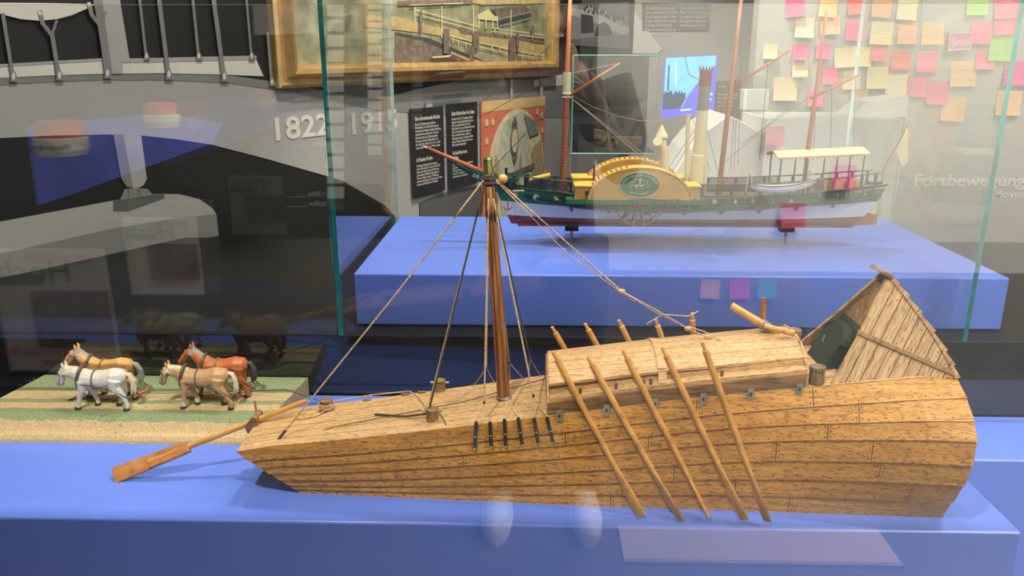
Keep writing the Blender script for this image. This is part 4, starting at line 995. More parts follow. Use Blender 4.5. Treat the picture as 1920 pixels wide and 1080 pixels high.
    for yy_ in (yc - .014, yc + .014): w.torus((PXc, yy_, .335), .056, .0016, ax=(0, 1, 0), n=36, m=5)
    for k in range(14):
        a = k * 2 * PI / 14; d_ = V((math.cos(a), 0, math.sin(a)))
        for yy_ in (-.014, .014): w.tube([C0 + V((0, yy_, 0)), C0 + V((0, yy_, 0)) + d_ * .058], .0014, 4)
        w.box(C0 + d_ * .050, (.003, .036, .018), rot=Matrix.Rotation(-(a - PI / 2), 3, 'Y'))
    w.build('paddle_wheel', 's_rust', ship)
# funnel with its pipes, ventilator
fb = aty(1305, 338, YS); ft = aty(1325, 122, YS)
fl = lambda t: V((lerp(fb.x, ft.x, t), YS, lerp(.340, ft.z, t)))
MB().tube([fl(0), fl(.30), fl(.31), fl(.66)], [.0165, .0150, .0135, .0128], 20).build('funnel', 's_cream', ship, smooth=False)
MB().tube([fl(.66), fl(.84)], [.0135, .0135], 20).build('funnel_band', 's_funnelgrey', ship)
crown = MB(); crown.tube([fl(.84), fl(.96)], [.0138, .0140], 20)
for k in range(14):
    a = k * 2 * PI / 14; c = fl(.955); e = V((math.cos(a), math.sin(a), 0)); t_ = V((-math.sin(a), math.cos(a), 0))
    crown.prism([c + e * .0138 - t_ * .003, c + e * .0138 + t_ * .003, c + e * .0165 + V((0, 0, .012))], e * .0008)
crown.build('funnel_crown', 's_funnelred', ship)
for x0, y1 in ((1289, 215), (1323, 255)):
    p, q = aty(x0, 338, YS), aty(x0 + 2, y1, YS); MB().tube([(p.x, YS + .004, .338), (q.x, YS + .004, q.z - .003), (q.x, YS + .004, q.z - .002), (q.x, YS + .004, q.z)], [.0052, .0052, .0062, .0062], 12).build('steam_pipe', 's_cream', ship)
p = aty(1246, 335, YS)
MB().tube([(p.x, YS, .338), (p.x - .002, YS, .425), tuple(aty(1241, 262, YS))], [.0105, .0105, .0100], 16).build('ventilator', 's_cream', ship)
vz = aty(1241, 258, YS); MB().tube([vz, vz + V((0, 0, .004)), aty(1241, 234, YS)], [.0145, .0140, .0012], 16).build('ventilator_cap', 's_cream', ship)
MB().tube([vz + V((-.004, -.006, -.012)), vz + V((-.010, -.014, -.008)), vz + V((-.012, -.018, -.006))], [.008, .010, .011], 12).build('ventilator_scoop', 's_cream', ship)
MB().prism([V((.268, YS - .02, .378)), V((.300, YS - .02, .378)), V((.276, YS - .02, .402))], (0, .03, 0)).build('engine_skylight', 's_salmon', ship)
# masts, spars and rigging
def spar(nm, a, c, r0, r1, mt='s_pinewood', y0=0, y1=0):
    p, q = aty(a[0], a[1], YS + y0), aty(c[0], c[1], YS + y1)
    if 'mast' in nm: p = p + (q - p) * ((.334 - p.z) / (q.z - p.z))      # the mast foot stands on the deck
    return p, q, MB().tube([p, p.lerp(q, .5), q], [r0, lerp(r0, r1, .4), r1], 10).build(nm, mt, ship, smooth=True)
bs0, bs1, _ = spar('bowsprit', (912, 325), (800, 277), .0058, .0036, y0=0)
MB().tube([bs1, aty(793, 274, YS)], [.0026, .0018], 8).build('bowsprit_cap', 's_white', ship)
f0, f1, _ = spar('foremast', (1055, 340), (1070, -20), .0068, .0040)
m0, m1, _ = spar('mainmast', (1352, 322), (1392, -20), .0066, .0036)
z0_, z1_, _ = spar('mizzenmast', (1513, 300), (1550, 20), .0055, .0030)
spar('gaff', (1066, 180), (1163, 118), .0034, .0022); spar('gaff', (1370, 165), (1480, 95), .0034, .0020); spar('gaff', (1519, 185), (1612, 140), .0032, .0020)
b = MB()
q = aty(1063, 158, YS); b.tube([q + V((0, 0, -.024)), q + V((0, 0, .026))], .0095, 8); b.torus(q + V((0, 0, -.02)), .009, .002); b.torus(q + V((0, 0, -.028)), .009, .002)
b.build('mast_doubling', 's_cream', ship)
def line(nm, a, c, sag=0, r=.0007, mt='s_rigdark', ya=0, yc=0):
    p, q = aty(a[0], a[1], YS + ya), aty(c[0], c[1], YS + yc); pts = [p.lerp(q, t) - V((0, 0, sag * 4 * t * (1 - t))) for t in (0, .25, .5, .75, 1)] if sag else [p, q]
    return MB().tube(pts, r, 5).build(nm, mt, ship)
line('forestay', (1060, 172), (918, 322), r=.0009); line('forestay', (1062, 130), (800, 276)); line('forestay', (1064, 60), (800, 276), r=.0005); line('bobstay', (808, 286), (920, 372), r=.0006); line('bobstay', (840, 300), (915, 390), r=.0005)
line('backstay', (1066, 180), (1232, 318), r=.0011, mt='s_rigging'); line('backstay', (1066, 180), (1222, 300), r=.0008, mt='s_rigging', ya=.01); line('backstay', (1066, 175), (1243, 228), sag=.018, r=.0006, mt='s_rigging')
line('gaff_rope', (1068, 138), (1163, 118), r=.0007, mt='s_rigging'); line('gaff_rope', (1132, 140), (1150, 322), r=.0006, mt='s_rigging'); line('gaff_rope', (1128, 140), (1143, 282), r=.0006, mt='s_rigging')
line('gaff_rope', (1072, 140), (1095, 155), mt='s_rigging'); line('gaff_rope', (1072, 152), (1092, 156), mt='s_rigging')
for a, c in (((1312, 230), (1250, 320)), ((1325, 220), (1260, 322)), ((1320, 220), (1345, 320)), ((1300, 225), (1332, 322)), ((1380, 140), (1370, 320)), ((1384, 140), (1376, 320)), ((1390, 60), (1384, 310)), ((1440, 120), (1424, 300)), ((1480, 200), (1358, 305)), ((1524, 190), (1508, 300)), ((1530, 190), (1524, 300)), ((1560, 165), (1556, 296)), ((1604, 145), (1600, 290)), ((1520, 180), (1390, 270))):
    line('shroud', a, c, r=.0006)
b = MB()
for k in range(26):
    t = k / 25; y = lerp(190, 332, t); p, q = aty(1062 - 3 * t, y, YS - .004), aty(1068 + 1 * t, y, YS - .012); b.tube([p, q], .0005, 4)
b.build('ratlines', 's_rigging', ship)
line('shroud', (1066, 170), (1070, 335), r=.0006, mt='s_rigging', yc=-.03)
# awning over the after deck
aw = [aty(1425, 293, YS + .03), aty(1608, 281, YS + .03), aty(1630, 297, YS - .042), aty(1456, 314, YS - .042)]
zc = sum(p.z for p in aw) / 4
x0, x1 = aw[3].x, aw[2].x
b = MB(); rings = []
for x in (x0, (x0 + x1) / 2, x1):
    za = lerp(.428, .438, (x - x0) / (x1 - x0))
    rings.append([V((x, YS + w * .046, za + .010 * (1 - abs(w)) ** 1 - (0 if abs(w) < 1 else .0))) for w in (-1, -.5, 0, .5, 1)] + [V((x, YS + w * .046, za + .010 * (1 - abs(w)) - .003)) for w in (1, .5, 0, -.5, -1)])
b.loft(rings); awn = b.build('awning', 's_cream', ship)
b = MB()
for s_ in (-1, 1):
    k = x0
    while k < x1 - .004: b.prism([V((k, YS + s_ * .046, lerp(.427, .437, (k - x0) / (x1 - x0)))), V((k + .009, YS + s_ * .046, lerp(.427, .437, (k - x0) / (x1 - x0)))), V((k + .0045, YS + s_ * .046, lerp(.420, .430, (k - x0) / (x1 - x0))))], (0, s_ * .0008, 0)); k += .009
b.build('awning_fringe', 's_salmon', awn)
for x in (x0 + .01, lerp(x0, x1, .33), lerp(x0, x1, .66), x1 - .01):
    for s_ in (-1, 1): MB().tube([(x, YS + s_ * .038, stop(x) - .004), (x, YS + s_ * .040, lerp(.427, .437, (x - x0) / (x1 - x0)))], .0018, 6).build('awning_post', 's_dkgreen', awn)
MB().bb((.665, YS - .028, .346), (.755, YS + .028, .372)).build('after_cabin', 's_deck', ship)
for x in (.62, .64, .66): MB().bb((x - .006, YS - .02, .345), (x + .006, YS + .02, .360)).build('bench', 's_rust', ship)
# rudder, flag
p = [aty(x, y, YS) for x, y in ((1612, 396), (1643, 402), (1643, 420), (1600, 423))]
MB().prism([q + V((0, -.0035, 0)) for q in p], (0, .007, 0)).build('rudder', 's_rust', ship)
line('flagstaff', (1652, 325), (1703, 232), r=.0016, mt='s_pinewood')
fp = [aty(x, y, YS) for x, y in ((1702, 236), (1707, 250), (1705, 285), (1702, 305), (1692, 312), (1680, 285), (1690, 262))]
b = MB()
for i, pl in enumerate(([0, 1, 2, 3], [0, 3, 4, 6], [6, 4, 5])): b.prism([fp[k] for k in pl], (0, .0012, 0), (0, 1, 1)[i])
b.build('flag', ['s_salmon', 's_cream'], ship)
# ship's boat in its davits
p, q = aty(1408, 352, YS - .078), aty(1523, 345, YS - .078); bl_ = empty('ships_boat', p.lerp(q, .5) - V((0, 0, .012)), 'small white rowing boat hanging on davits at the side of the paddle steamer', 'boat')
rings = []; d_ = q - p
for i in range(15):
    t = i / 14; w = .015 * (math.sin(PI * min(1, .12 + t * .95)) ** .6 if t < .9 else .55); c = p.lerp(q, t) + V((0, 0, .007 * (2 * t - 1) ** 2 + .001)); dp = .016 * (1 - .45 * (2 * t - 1) ** 4)
    if t == 0: w = .0015
    rings.append([c + V((0, -w, 0)), c + V((0, -w * .92, -dp * .5)), c + V((0, -w * .45, -dp * .92)), c + V((0, 0, -dp)), c + V((0, w * .45, -dp * .92)), c + V((0, w * .92, -dp * .5)), c + V((0, w, 0)), c + V((0, w * .8, -.001)), c + V((0, w * .5, -dp * .6)), c + V((0, -w * .5, -dp * .6)), c + V((0, -w * .8, -.001))])
MB().loft(rings).build('hull', 's_white', bl_)
b = MB()
for s_ in (0, 6): b.tube([r[s_] + V((0, 0, .0006)) for r in rings], .0013, 5)
b.build('gunwale', 's_black', bl_)
for t in (.25, .45, .65, .82): c = p.lerp(q, t); MB().box(c + V((0, 0, -.0005)), (.007, .023, .0016)).build('thwart', 's_deck', bl_)
for t, tx in ((.0, -.003), (.88, .012)):
    c = p.lerp(q, t) + V((tx, 0, 0)); xb = c.x
    MB().tube([(xb, YS - .046, stop(xb)), (xb, YS - .060, c.z + .022), (xb + .001, YS - .072, c.z + .032), (xb + .003, YS - .078, c.z + .030), (xb + .003, YS - .078, c.z + .006)], [.0018, .0018, .0016, .0014, .0006], 6).build('davit', 's_cream', ship)
# stands
for i, (x, y0_) in enumerate(((1072, 420), (1475, 425))):
    p = aty(x, y0_, YS); o = empty('model_stand', (p.x, YS, .2188), 'steel post with a black cradle under the paddle steamer near its %s' % ('bow' if i == 0 else 'stern'), 'stand', 'posts holding the paddle steamer')
    MB().tube([(p.x, YS, .2188), (p.x, YS, KZ - .014)], .0032, 10).build('post', 'zinc', o)
    MB().bb((p.x - .0155, YS - .012, KZ - .015), (p.x + .0155, YS - .0045, KZ + .002)).bb((p.x - .0155, YS + .0045, KZ - .015), (p.x + .0155, YS + .012, KZ + .002)).bb((p.x - .0155, YS - .012, KZ - .015), (p.x + .0155, YS + .012, KZ - .006)).build('cradle', 's_black', o)

for o in [q for q in bpy.data.objects if q.parent is None and (q.name.startswith('paddle_steamer') or q.name.startswith('ships_boat') or q.name.startswith('model_stand'))]:
    o.location = EYE + (o.location - EYE) * .97; o.scale = (.97, .97, .97)

# ------------------------------------------------------------------ the hall behind the steamer
EX, EZ, TOCAM = V((1, 0, 0)), V((0, 0, 1)), V((0, -1, 0))
def ypoly(b, pts, y, th=.001, mi=0):
    b.prism([aty(x, yy, y) for x, yy in pts], (0, th, 0), mi); return b
# show case with a dark inside and a stone arch bridge model
cy = 3.6
c0, c1 = aty(1071, 288, cy), aty(1236, 104, cy); c0b, c1b = V((c0.x, cy, c0.z)), V((c1.x, cy, c1.z))
M['brownback'] = flat('brown_backdrop', (.045, .034, .025), .7, var=.25, scale=6)
M['stone'] = flat('model_stone', (.17, .12, .07), .8, var=.4, scale=40)
sc_ = empty('wall_showcase', ((c0.x + c1.x) / 2, cy + .15, c0.z), 'dark glass show case with pale teal edges and a stone arch bridge model inside', 'show case')
MB().bb((c0.x, cy + .30, c0.z), (c1.x, cy + .31, c1.z)).build('back_board', 'brownback', sc_)
MB().bb((c0.x, cy + .01, c0.z), (c1.x, cy + .30, c0.z + .008)).build('case_floor', 'brownback', sc_)
MB().bb((c0.x, cy + .01, c0.z), (c0.x + .10, cy + .29, c1.z)).build('dark_lining', 'blackmatt', sc_)
pane('front_glass', (c0.x, cy, c0.z), (c1.x, cy + .008, c1.z), sc_, (0, 2), 'glassb', 'paleedge')
b = MB()
for p, q in ((V((c0.x, cy - .002, c1.z)), V((c1.x, cy - .002, c1.z))), (V((c0.x, cy - .002, c0.z)), V((c0.x, cy - .002, c1.z))), (V((c0.x, cy - .002, c0.z)), V((c1.x, cy - .002, c0.z)))): b.tube([p, q], .0036, 4)
M['tealpale'] = flat('pale_teal_edge', (.16, .36, .32), .3); b.build('edge_trim', 'tealpale', sc_)
b = MB(); out = [aty(1078, 262, cy + .2), aty(1100, 258, cy + .2)]
arc = [aty(1118 + 38 * math.cos(PI * (1 - k / 16)), 278 - 34 * math.sin(PI * k / 16), cy + .2) for k in range(17)]
arc2 = [aty(1118 + 24 * math.cos(PI * (1 - k / 16)), 280 - 20 * math.sin(PI * k / 16), cy + .2) for k in range(17)]
b.loft([[p, q, q + V((0, .06, 0)), p + V((0, .06, 0))] for p, q in zip(arc, arc2)])
zf = c0.z + .008
b.bb((aty(1076, 270, cy + .2).x, cy + .2, zf), (arc[0].x + .04, cy + .26, aty(1076, 262, cy + .2).z)); b.bb((arc[-1].x - .05, cy + .2, zf), (c1.x - .03, cy + .26, aty(1160, 258, cy + .2).z))
tag(b.build('bridge_model', 'stone'), 'stone arch bridge model standing in the dark glass show case', 'model bridge')
# prints on the walls
b = MB(); b.prism([wpt(x, y, .004) for x, y in ((1066, 10), (1176, 4), (1178, 92), (1064, 84))], WN * .006)
ph = tag(b.build('bridge_photo', 'grey1'), 'black and white photo print of a bridge crowded with people above the show case', 'photo')
b = MB()
def pw(pts, mi, l): b.prism([wpt(x, y, .0105 + l) for x, y in pts], WN * .0005, mi)
pw([(1066, 14), (1110, 24), (1176, 52), (1176, 70), (1110, 42), (1066, 28)], 0, 0); pw([(1086, 26), (1108, 30), (1110, 60), (1086, 62)], 1, .001)
pw([(1128 + 16 * math.cos(PI * k / 12), 66 - 24 * math.sin(PI * k / 12)) for k in range(13)], 1, .0012)
pw([(1080, 8), (1176, 5), (1176, 46), (1120, 22)], 2, .0004)
for k in range(40): x = R.uniform(1090, 1172); y = 16 + (x - 1090) * .33 + R.uniform(-9, 4); pw(strip(x, y - 3, x, y + 3, 3), R.choice((1, 1, 0)), .0016 + .0001 * (k % 9))
pw([(1066, 74), (1176, 64), (1178, 92), (1064, 84)], 2, .0006)
b.build('printed_bridge', ['offwhite', 'blackmatt', 'grey2'], ph)
yb_ = 5.29
o = ypoly(MB(), [(1204, 5), (1332, 8), (1330, 58), (1204, 58)], yb_, .008); M['darkprint'] = flat('dark_brown_print', (.07, .06, .05), .6)
o = tag(o.build('text_board', 'darkprint'), 'dark text board with rows of white lines high on the rear wall', 'text panel')
p = aty(1211, 18, yb_ - .002)
text('body_text', 'Die Dampfschiffe verändern die\nReise auf dem Rhein: Seit 1816 fährt\nman auch gegen den Strom. Neue\nBrücken und breite Ufer entstehen.\nEin Dampfschiff braucht für die\nStrecke nur noch wenige Tage und\nnimmt viele Gäste mit.', .030, 'offwhite', p, EX, EZ, o, width=.20, depth=.001, line=.85)
text('body_text', 'Steam ships change travel on the\nRhine: from 1816 boats go against\nthe stream. New bridges and wide\nbanks appear. A steamer needs\nonly a few days for the route.', .030, 'offwhite', aty(1276, 18, yb_ - .002), EX, EZ, o, width=.19, depth=.001, line=.85)
b = ypoly(MB(), [(1174, 40), (1186, 20), (1204, 40), (1204, 58), (1216, 58), (1241, 92), (1234, 101), (1178, 100)], yb_ - .003, .003)
g = b.build('white_graphic', 'offwhite', wall_back)
# screen
ys = 4.7
for n, c, e in (('scr_cyan', (.16, .52, .95), 1.0), ('scr_blue', (.12, .12, .85), .9), ('scr_dark', (.02, .08, .16), .4), ('scr_white', (.75, .85, .95), .9)): M[n] = flat(n, c, .3, var=.12, scale=12, emit=e)
q = [aty(1247, 108, ys), aty(1345, 102, ys), aty(1341, 209, ys), aty(1241, 222, ys)]
scn = tag(MB().prism(q, (0, .03, 0)).build('screen', 'scr_blue'), 'bright cyan and blue screen glowing behind the funnel of the paddle steamer', 'screen')
b = MB(); ypoly(b, [(1249, 109), (1343, 104), (1342, 122), (1312, 150), (1290, 180), (1278, 203), (1243, 205)], ys - .003, .002, 0)
ypoly(b, [(1243, 176), (1252, 172), (1262, 177), (1272, 174), (1284, 178), (1286, 184), (1276, 203), (1243, 205)], ys - .006, .002, 1)
ypoly(b, strip(1284, 105, 1292, 140, 1.2), ys - .006, .002, 1); ypoly(b, strip(1292, 140, 1312, 150, 1.2), ys - .006, .002, 1)
for k in range(16): x = R.uniform(1246, 1290); ypoly(b, strip(x, 168 + R.uniform(0, 8), x, 180, 2.5), ys - .0065 - .0002 * k, .0001, 1)
ypoly(b, [(1253, 122), (1256, 121), (1254, 170), (1251, 170)], ys - .0075, .001, 1); ypoly(b, [(1266, 118), (1268, 117), (1268, 160), (1266, 160)], ys - .0075, .001, 3); ypoly(b, strip(1322, 178, 1336, 176, 4), ys - .0075, .001, 3); ypoly(b, strip(1322, 188, 1334, 186, 3), ys - .0075, .001, 3); ypoly(b, strip(1276, 207, 1296, 205, 3), ys - .0075, .001, 3)
b.build('screen_picture', ['scr_cyan', 'scr_dark', 'scr_blue', 'scr_white'], scn)
# narrow text panel, white desk
o = ypoly(MB(), [(1343, 152), (1392, 150), (1386, 258), (1336, 264)], 4.4, .01); M['taupe'] = flat('taupe_panel', (.16, .13, .10), .6)
o = tag(o.build('info_board', 'taupe'), 'narrow brown text panel with small white lines right of the glowing screen', 'text panel')
text('body_text', 'Der Rhein\n\nSchon seit der Römerzeit\nnutzen die Menschen den\nFluss als Weg. Pferde\nziehen die Kähne vom\nUfer aus gegen den\nStrom. Das dauert\nlange und ist teuer.\n\nThe Rhine\n\nSince Roman times people\nhave used the river as\na road. Horses towed\nthe barges upstream\nfrom the bank.', .022, 'offwhite', aty(1347, 165, 4.395), EX, EZ, o, width=.105, depth=.001, line=.9)
yd = 2.75; M['deskwhite'] = flat('desk_white', (.55, .55, .52), .5, var=.03)
pts = [aty(x, y, yd) for x, y in ((1262, 330), (1290, 285), (1322, 248), (1366, 216), (1400, 232), (1445, 262), (1445, 420), (1262, 420))]
tag(MB().prism([V((p.x, yd, max(p.z, -.75) if i < 6 else -.75)) for i, p in enumerate(pts)], (0, .35, 0)).build('display_desk', 'deskwhite', bevel=.003), 'white display desk with a sloping top behind the funnel of the paddle steamer', 'desk')
p0, p1 = aty(1396, 168, 3.1), aty(1440, 206, 3.1)
tag(MB().bb((p0.x, 3.1, p1.z), (p1.x, 3.16, p0.z)).build('wall_box', 'white'), 'white box fixed to the wall above the awning of the paddle steamer', 'box')
cs = empty('table_showcase', aty(1530, 262, 2.85) * 1.0, 'low glass show case with a white model block on a white plinth behind the awning', 'show case')
p0, p1 = aty(1442, 222, 2.7), aty(1620, 145, 2.7)
pane('glass_hood', (p0.x, 2.7, p0.z), (p1.x, 3.0, p1.z), cs, (), 'glassb', 'paleedge')
MB().bb((p0.x - .01, 2.69, -.75), (p1.x + .14, 3.01, p0.z)).build('plinth', 'deskwhite', cs)
q0, q1 = aty(1600, 182, 2.85), aty(1612, 150, 2.85)
MB().prism([V((q0.x - .03, 2.78, p0.z)), V((q0.x + .16, 2.78, p0.z)), V((q0.x + .16, 2.78, p0.z + .07)), V((q0.x + .02, 2.78, p0.z + .05))], (0, .14, 0)).build('model_block', 'white', cs)
# lettering on the right wall
for wd, x, y, h, w, lb in (('Fortbewegung', 1711, 348, 22, 207, 'white lettering Fortbewegung on the grey wall at the right edge'), ('Movement', 1862, 371, 14, 92, 'small white lettering Movement below the word Fortbewegung')):
    p = aty(x, y, PY - .001); d = (aty(x, y - h, PY) - p).length; ww = (aty(x + w, y, PY) - p).length
    tag(text('wall_lettering', wd, d / .70, 'white', p, EX, EZ, None, width=ww, depth=.003, bold=.014), lb, 'lettering')
# sticky notes
NC = {'pink': (.88, .10, .24), 'magenta': (.78, .04, .30), 'orange': (.84, .48, .19), 'green': (.34, .66, .12), 'peach': (.90, .42, .22), 'yellow': (.88, .70, .33), 'tan': (.70, .53, .33), 'red': (.80, .12, .08), 'teal': (.05, .45, .42), 'cream': (.88, .78, .45), 'violet': (.40, .12, .50)}
for k, c in NC.items(): M['note_' + k] = flat('note_' + k, c, .8, var=.03)
def note(c, cx, cy_, wpx, y, yv=None, lbl=None, grp='sticky notes on the right wall', ang=None):
    yy = yv or y; p = aty(cx, cy_, yy); w = (aty(cx + wpx, cy_, yy) - p).length; a = ang if ang is not None else R.uniform(-.07, .07)
    if yv: p = V((p.x, y, p.z))
    s = 1 if not yv else -1; b = MB(); rows = []
    for i in range(6):
        t = i / 5; z = w * (.5 - t); off = .0006 + .012 * t ** 2.2
        rows.append([V((x, -s * off, z)) for x in (-w / 2, w / 2)] + [V((x, -s * (off + .0006), z)) for x in (w / 2, -w / 2)])
    b.loft(rows); rot = Matrix.Rotation(a, 3, 'Y'); b.v = [p + rot @ q for q in b.v]
    return tag(b.build('sticky_note', 'note_' + c), lbl, 'sticky note', grp)
rowsN = [('top row', [('pink', 1490, 14, 34), ('orange', 1552, 14, 34), ('red', 1606, 10, 34), ('peach', 1652, 14, 36), ('cream', 1700, 18, 38), ('green', 1832, 8, 40), ('pink', 1888, 10, 48)]),
  ('second row', [('tan', 1508, 52, 36), ('peach', 1556, 46, 36), ('pink', 1603, 58, 36), ('yellow', 1652, 62, 42), ('peach', 1702, 62, 40), ('orange', 1748, 62, 42), ('pink', 1838, 62, 40), ('pink', 1884, 44, 42)]),
  ('third row', [('tan', 1444, 96, 28), ('pink', 1500, 98, 28), ('pink', 1542, 97, 26), ('tan', 1582, 108, 36), ('yellow', 1616, 106, 36), ('pink', 1648, 98, 32), ('red', 1688, 113, 36), ('pink', 1738, 116, 38), ('pink', 1846, 112, 36), ('green', 1880, 88, 52)]),
  ('fourth row', [('tan', 1500, 128, 30), ('pink', 1556, 142, 30), ('tan', 1596, 150, 34), ('yellow', 1644, 146, 40), ('cream', 1680, 156, 40), ('pink', 1718, 162, 38), ('orange', 1805, 138, 48), ('magenta', 1904, 137, 46)]),
  ('bottom row', [('tan', 1472, 166, 44), ('pink', 1528, 185, 28), ('orange', 1610, 186, 34), ('pink', 1758, 174, 42), ('orange', 1787, 204, 46), ('orange', 1890, 193, 46)])]
ords = ['first', 'second', 'third', 'fourth', 'fifth', 'sixth', 'seventh', 'eighth', 'ninth', 'tenth']
for rn, ns in rowsN:  # wall notes built in place of reflections in the glass
    seq = sorted(ns, key=lambda q: q[1])
    for i, (c, x, y, w) in enumerate(seq):
        note(c, x, y, w, PY - .0005 - .0015 * (i % 2), lbl='%s sticky note, %s from the left in the %s on the grey right wall in place of a reflection' % (c.capitalize(), ords[i] if i < len(seq) - 1 else 'last', rn))
o = ypoly(MB(), [(1781, 64), (1822, 61), (1820, 92), (1778, 95)], PY - .02, .018); M['signpink'] = flat('sign_pink', (.72, .10, .38), .5)
o = tag(o.build('pink_sign', 'signpink'), 'small pink sign with white lettering and a white border among the sticky notes', 'sign')
text('sign_lettering', 'Sperrzone', .036, 'white', aty(1785, 85, PY - .021), EX, EZ, o, width=(aty(1818, 85, PY) - aty(1785, 85, PY)).length, depth=.001)
b = MB(); cr = [aty(x, y, PY - .021) for x, y in ((1781, 64), (1822, 61), (1820, 92), (1778, 95))]
for i in range(4): b.tube([cr[i], cr[(i + 1) % 4]], .0022, 4)
b.build('sign_border', 'white', o)

# ------------------------------------------------------------------ behind the visitor: what the glass screen mirrors
GY = .93
def mirror(x, y, yreal): return V((aty(x, y, 2 * GY - yreal).x, yreal, aty(x, y, 2 * GY - yreal).z))
for c, x, y, w, lb in (('magenta', 1582, 332, 46, 'over the awning'), ('pink', 1486, 404, 46, 'over the rear stand of the steamer'), ('magenta', 1386, 541, 38, 'over the middle of the blue ship plinth'), ('peach', 1331, 541, 36, 'left of the magenta note on the blue ship plinth'), ('teal', 1437, 541, 36, 'right of the magenta note on the blue ship plinth'), ('pink', 1452, 254, 34, 'behind the mainmast of the steamer')):
    note(c, x, y, w, -1.5845, 2 * GY + 1.5845, '%s mirrored sticky note %s' % (c, lb), 'sticky notes on the white wall mirrored in the glass')
YR = -.995; FZ = -.75
def rquad(pts, th=.006, mi=0, b=None, l=0):
    b = b or MB(); b.prism([mirror(x, y, YR + l) for x, y in pts], (0, th, 0), mi); return b
def poster(c, lbl, head, sub, foot):
    (x0, y0), (x1, y1), (x2, y2), (x3, y3) = c
    P0 = mirror(x1, (y0 + y1) / 2, YR); P2 = mirror(x0, (y2 + y3) / 2, YR); w = P2.x - P0.x; 
    a, z1, z0 = mirror(x1, y1, YR), P0.z, P2.z
    xl, xr = min(P0.x, P2.x), max(P0.x, P2.x); h = z1 - z0
    o = tag(MB().bb((xl, YR - .004, z0), (xr, YR + .004, z1)).build('poster', 'offwhite'), lbl, 'poster')
    W_ = xr - xl
    # seen from the front (facing +Y) the poster reads from +X to -X
    put = lambda u, v: V((xr - W_ * u, YR + .0055, z1 - h * v))
    b = MB(); b.prism([put(u, v) for u, v in ((.0, .33), (.70, .33), (.70, .80), (.0, .80))], (0, .0006, 0)); b.build('poster_photo', 'photobrown', o)
    text('poster_heading', 'Das nächste', W_ * .12, 'note_red', put(.10, .10), (-1, 0, 0), EZ, o, depth=.0008)
    text('poster_heading', head, W_ * .30, 'grey3', put(.30, .26), (-1, 0, 0), EZ, o, depth=.0008)
    b = MB(); b.prism([put(u, v) for u, v in ((.55, .20), (.97, .20), (.97, .28), (.55, .28))], (0, .0006, 0)); b.build('poster_bar', 'scr_dark2', o)
    text('poster_text', foot, W_ * .10, 'note_red', put(.08, .86), (-1, 0, 0), EZ, o, depth=.0008, line=.9)
M['photobrown'] = flat('poster_photo_brown', (.18, .12, .10), .6, var=.6, scale=14); M['scr_dark2'] = flat('poster_blue_bar', (.10, .16, .22), .6)
poster(((22, 470), (194, 464), (200, 690), (36, 697)), 'large poster headed Hoch, mirrored in the dark glass above the horses', 'Hoch', '', 'Die Künstlerin und ihre\nHalle bis Januar')
poster(((249, 412), (366, 404), (368, 545), (251, 558)), 'smaller poster mirrored in the dark glass left of the ship plinth', 'Hoch', '', 'Kinderführung')
M['glowblue'] = flat('blue_light_wall', (.10, .13, .62), .5, var=.1, scale=3, emit=.7)
lb_ = tag(rquad([(52, 236), (300, 212), (418, 232), (400, 268), (142, 362), (72, 385)], .004).build('glowing_screen', 'glowblue'), 'large glowing blue screen mirrored in the glass under the arch of the mural', 'screen')
M['buoyred'] = flat('buoy_red_glow', (.75, .14, .06), .5, emit=.25); M['buoywhite'] = flat('buoy_white_glow', (.8, .76, .68), .5, emit=.3)  # a slight glow is put into both float colours
for (x, y, w, lb) in ((120, 290, 44, 'red and white float mirrored low at the left under the arch'), (305, 238, 31, 'red and white float mirrored on the grey arch right of the other float')):
    c = mirror(x, y, YR + .10); r = (mirror(x + w, y, YR) - mirror(x, y, YR)).length; h = r * .72
    o = empty('float', c, lb, 'float', 'red and white floats on the blue screen')
    MB().lathe(c, [(r * .85, 0), (r, .02), (r, h * .95), (r * .95, h)], 20).build('float_body', 'buoywhite', o)
    MB().lathe(c + V((0, 0, h)), [(r * .88, 0), (r * .86, h * .8), (r * .7, h * .9)], 20).build('float_cap', 'buoyred', o)
    if w > 40: text('float_lettering', 'Wasserdienst', r * .36, 's_black', c + V((r * .9, r * 1.01, h * .4)), (-1, 0, 0), EZ, o, depth=.001, width=r * 1.7)
ph2 = tag(rquad([(474, -6), (590, -14), (592, 62), (478, 66)], .004).build('photo_print', 'photogrey' if 'photogrey' in M else 'grey1'), 'pale landscape photo print mirrored beside the corner of the gilded frame', 'photo')

M['steppink'] = flat('pale_step', (.50, .36, .33), .6, var=.04)
tag(MB().bb((.27, -.29, FZ), (1.06, -.115, FZ + .008)).build('floor_mat', 'steppink'), 'pale pinkish mat added on the floor for the patch mirrored in the blue plinth', 'mat')  # mat added to give the pinkish patch mirrored in the plinth front
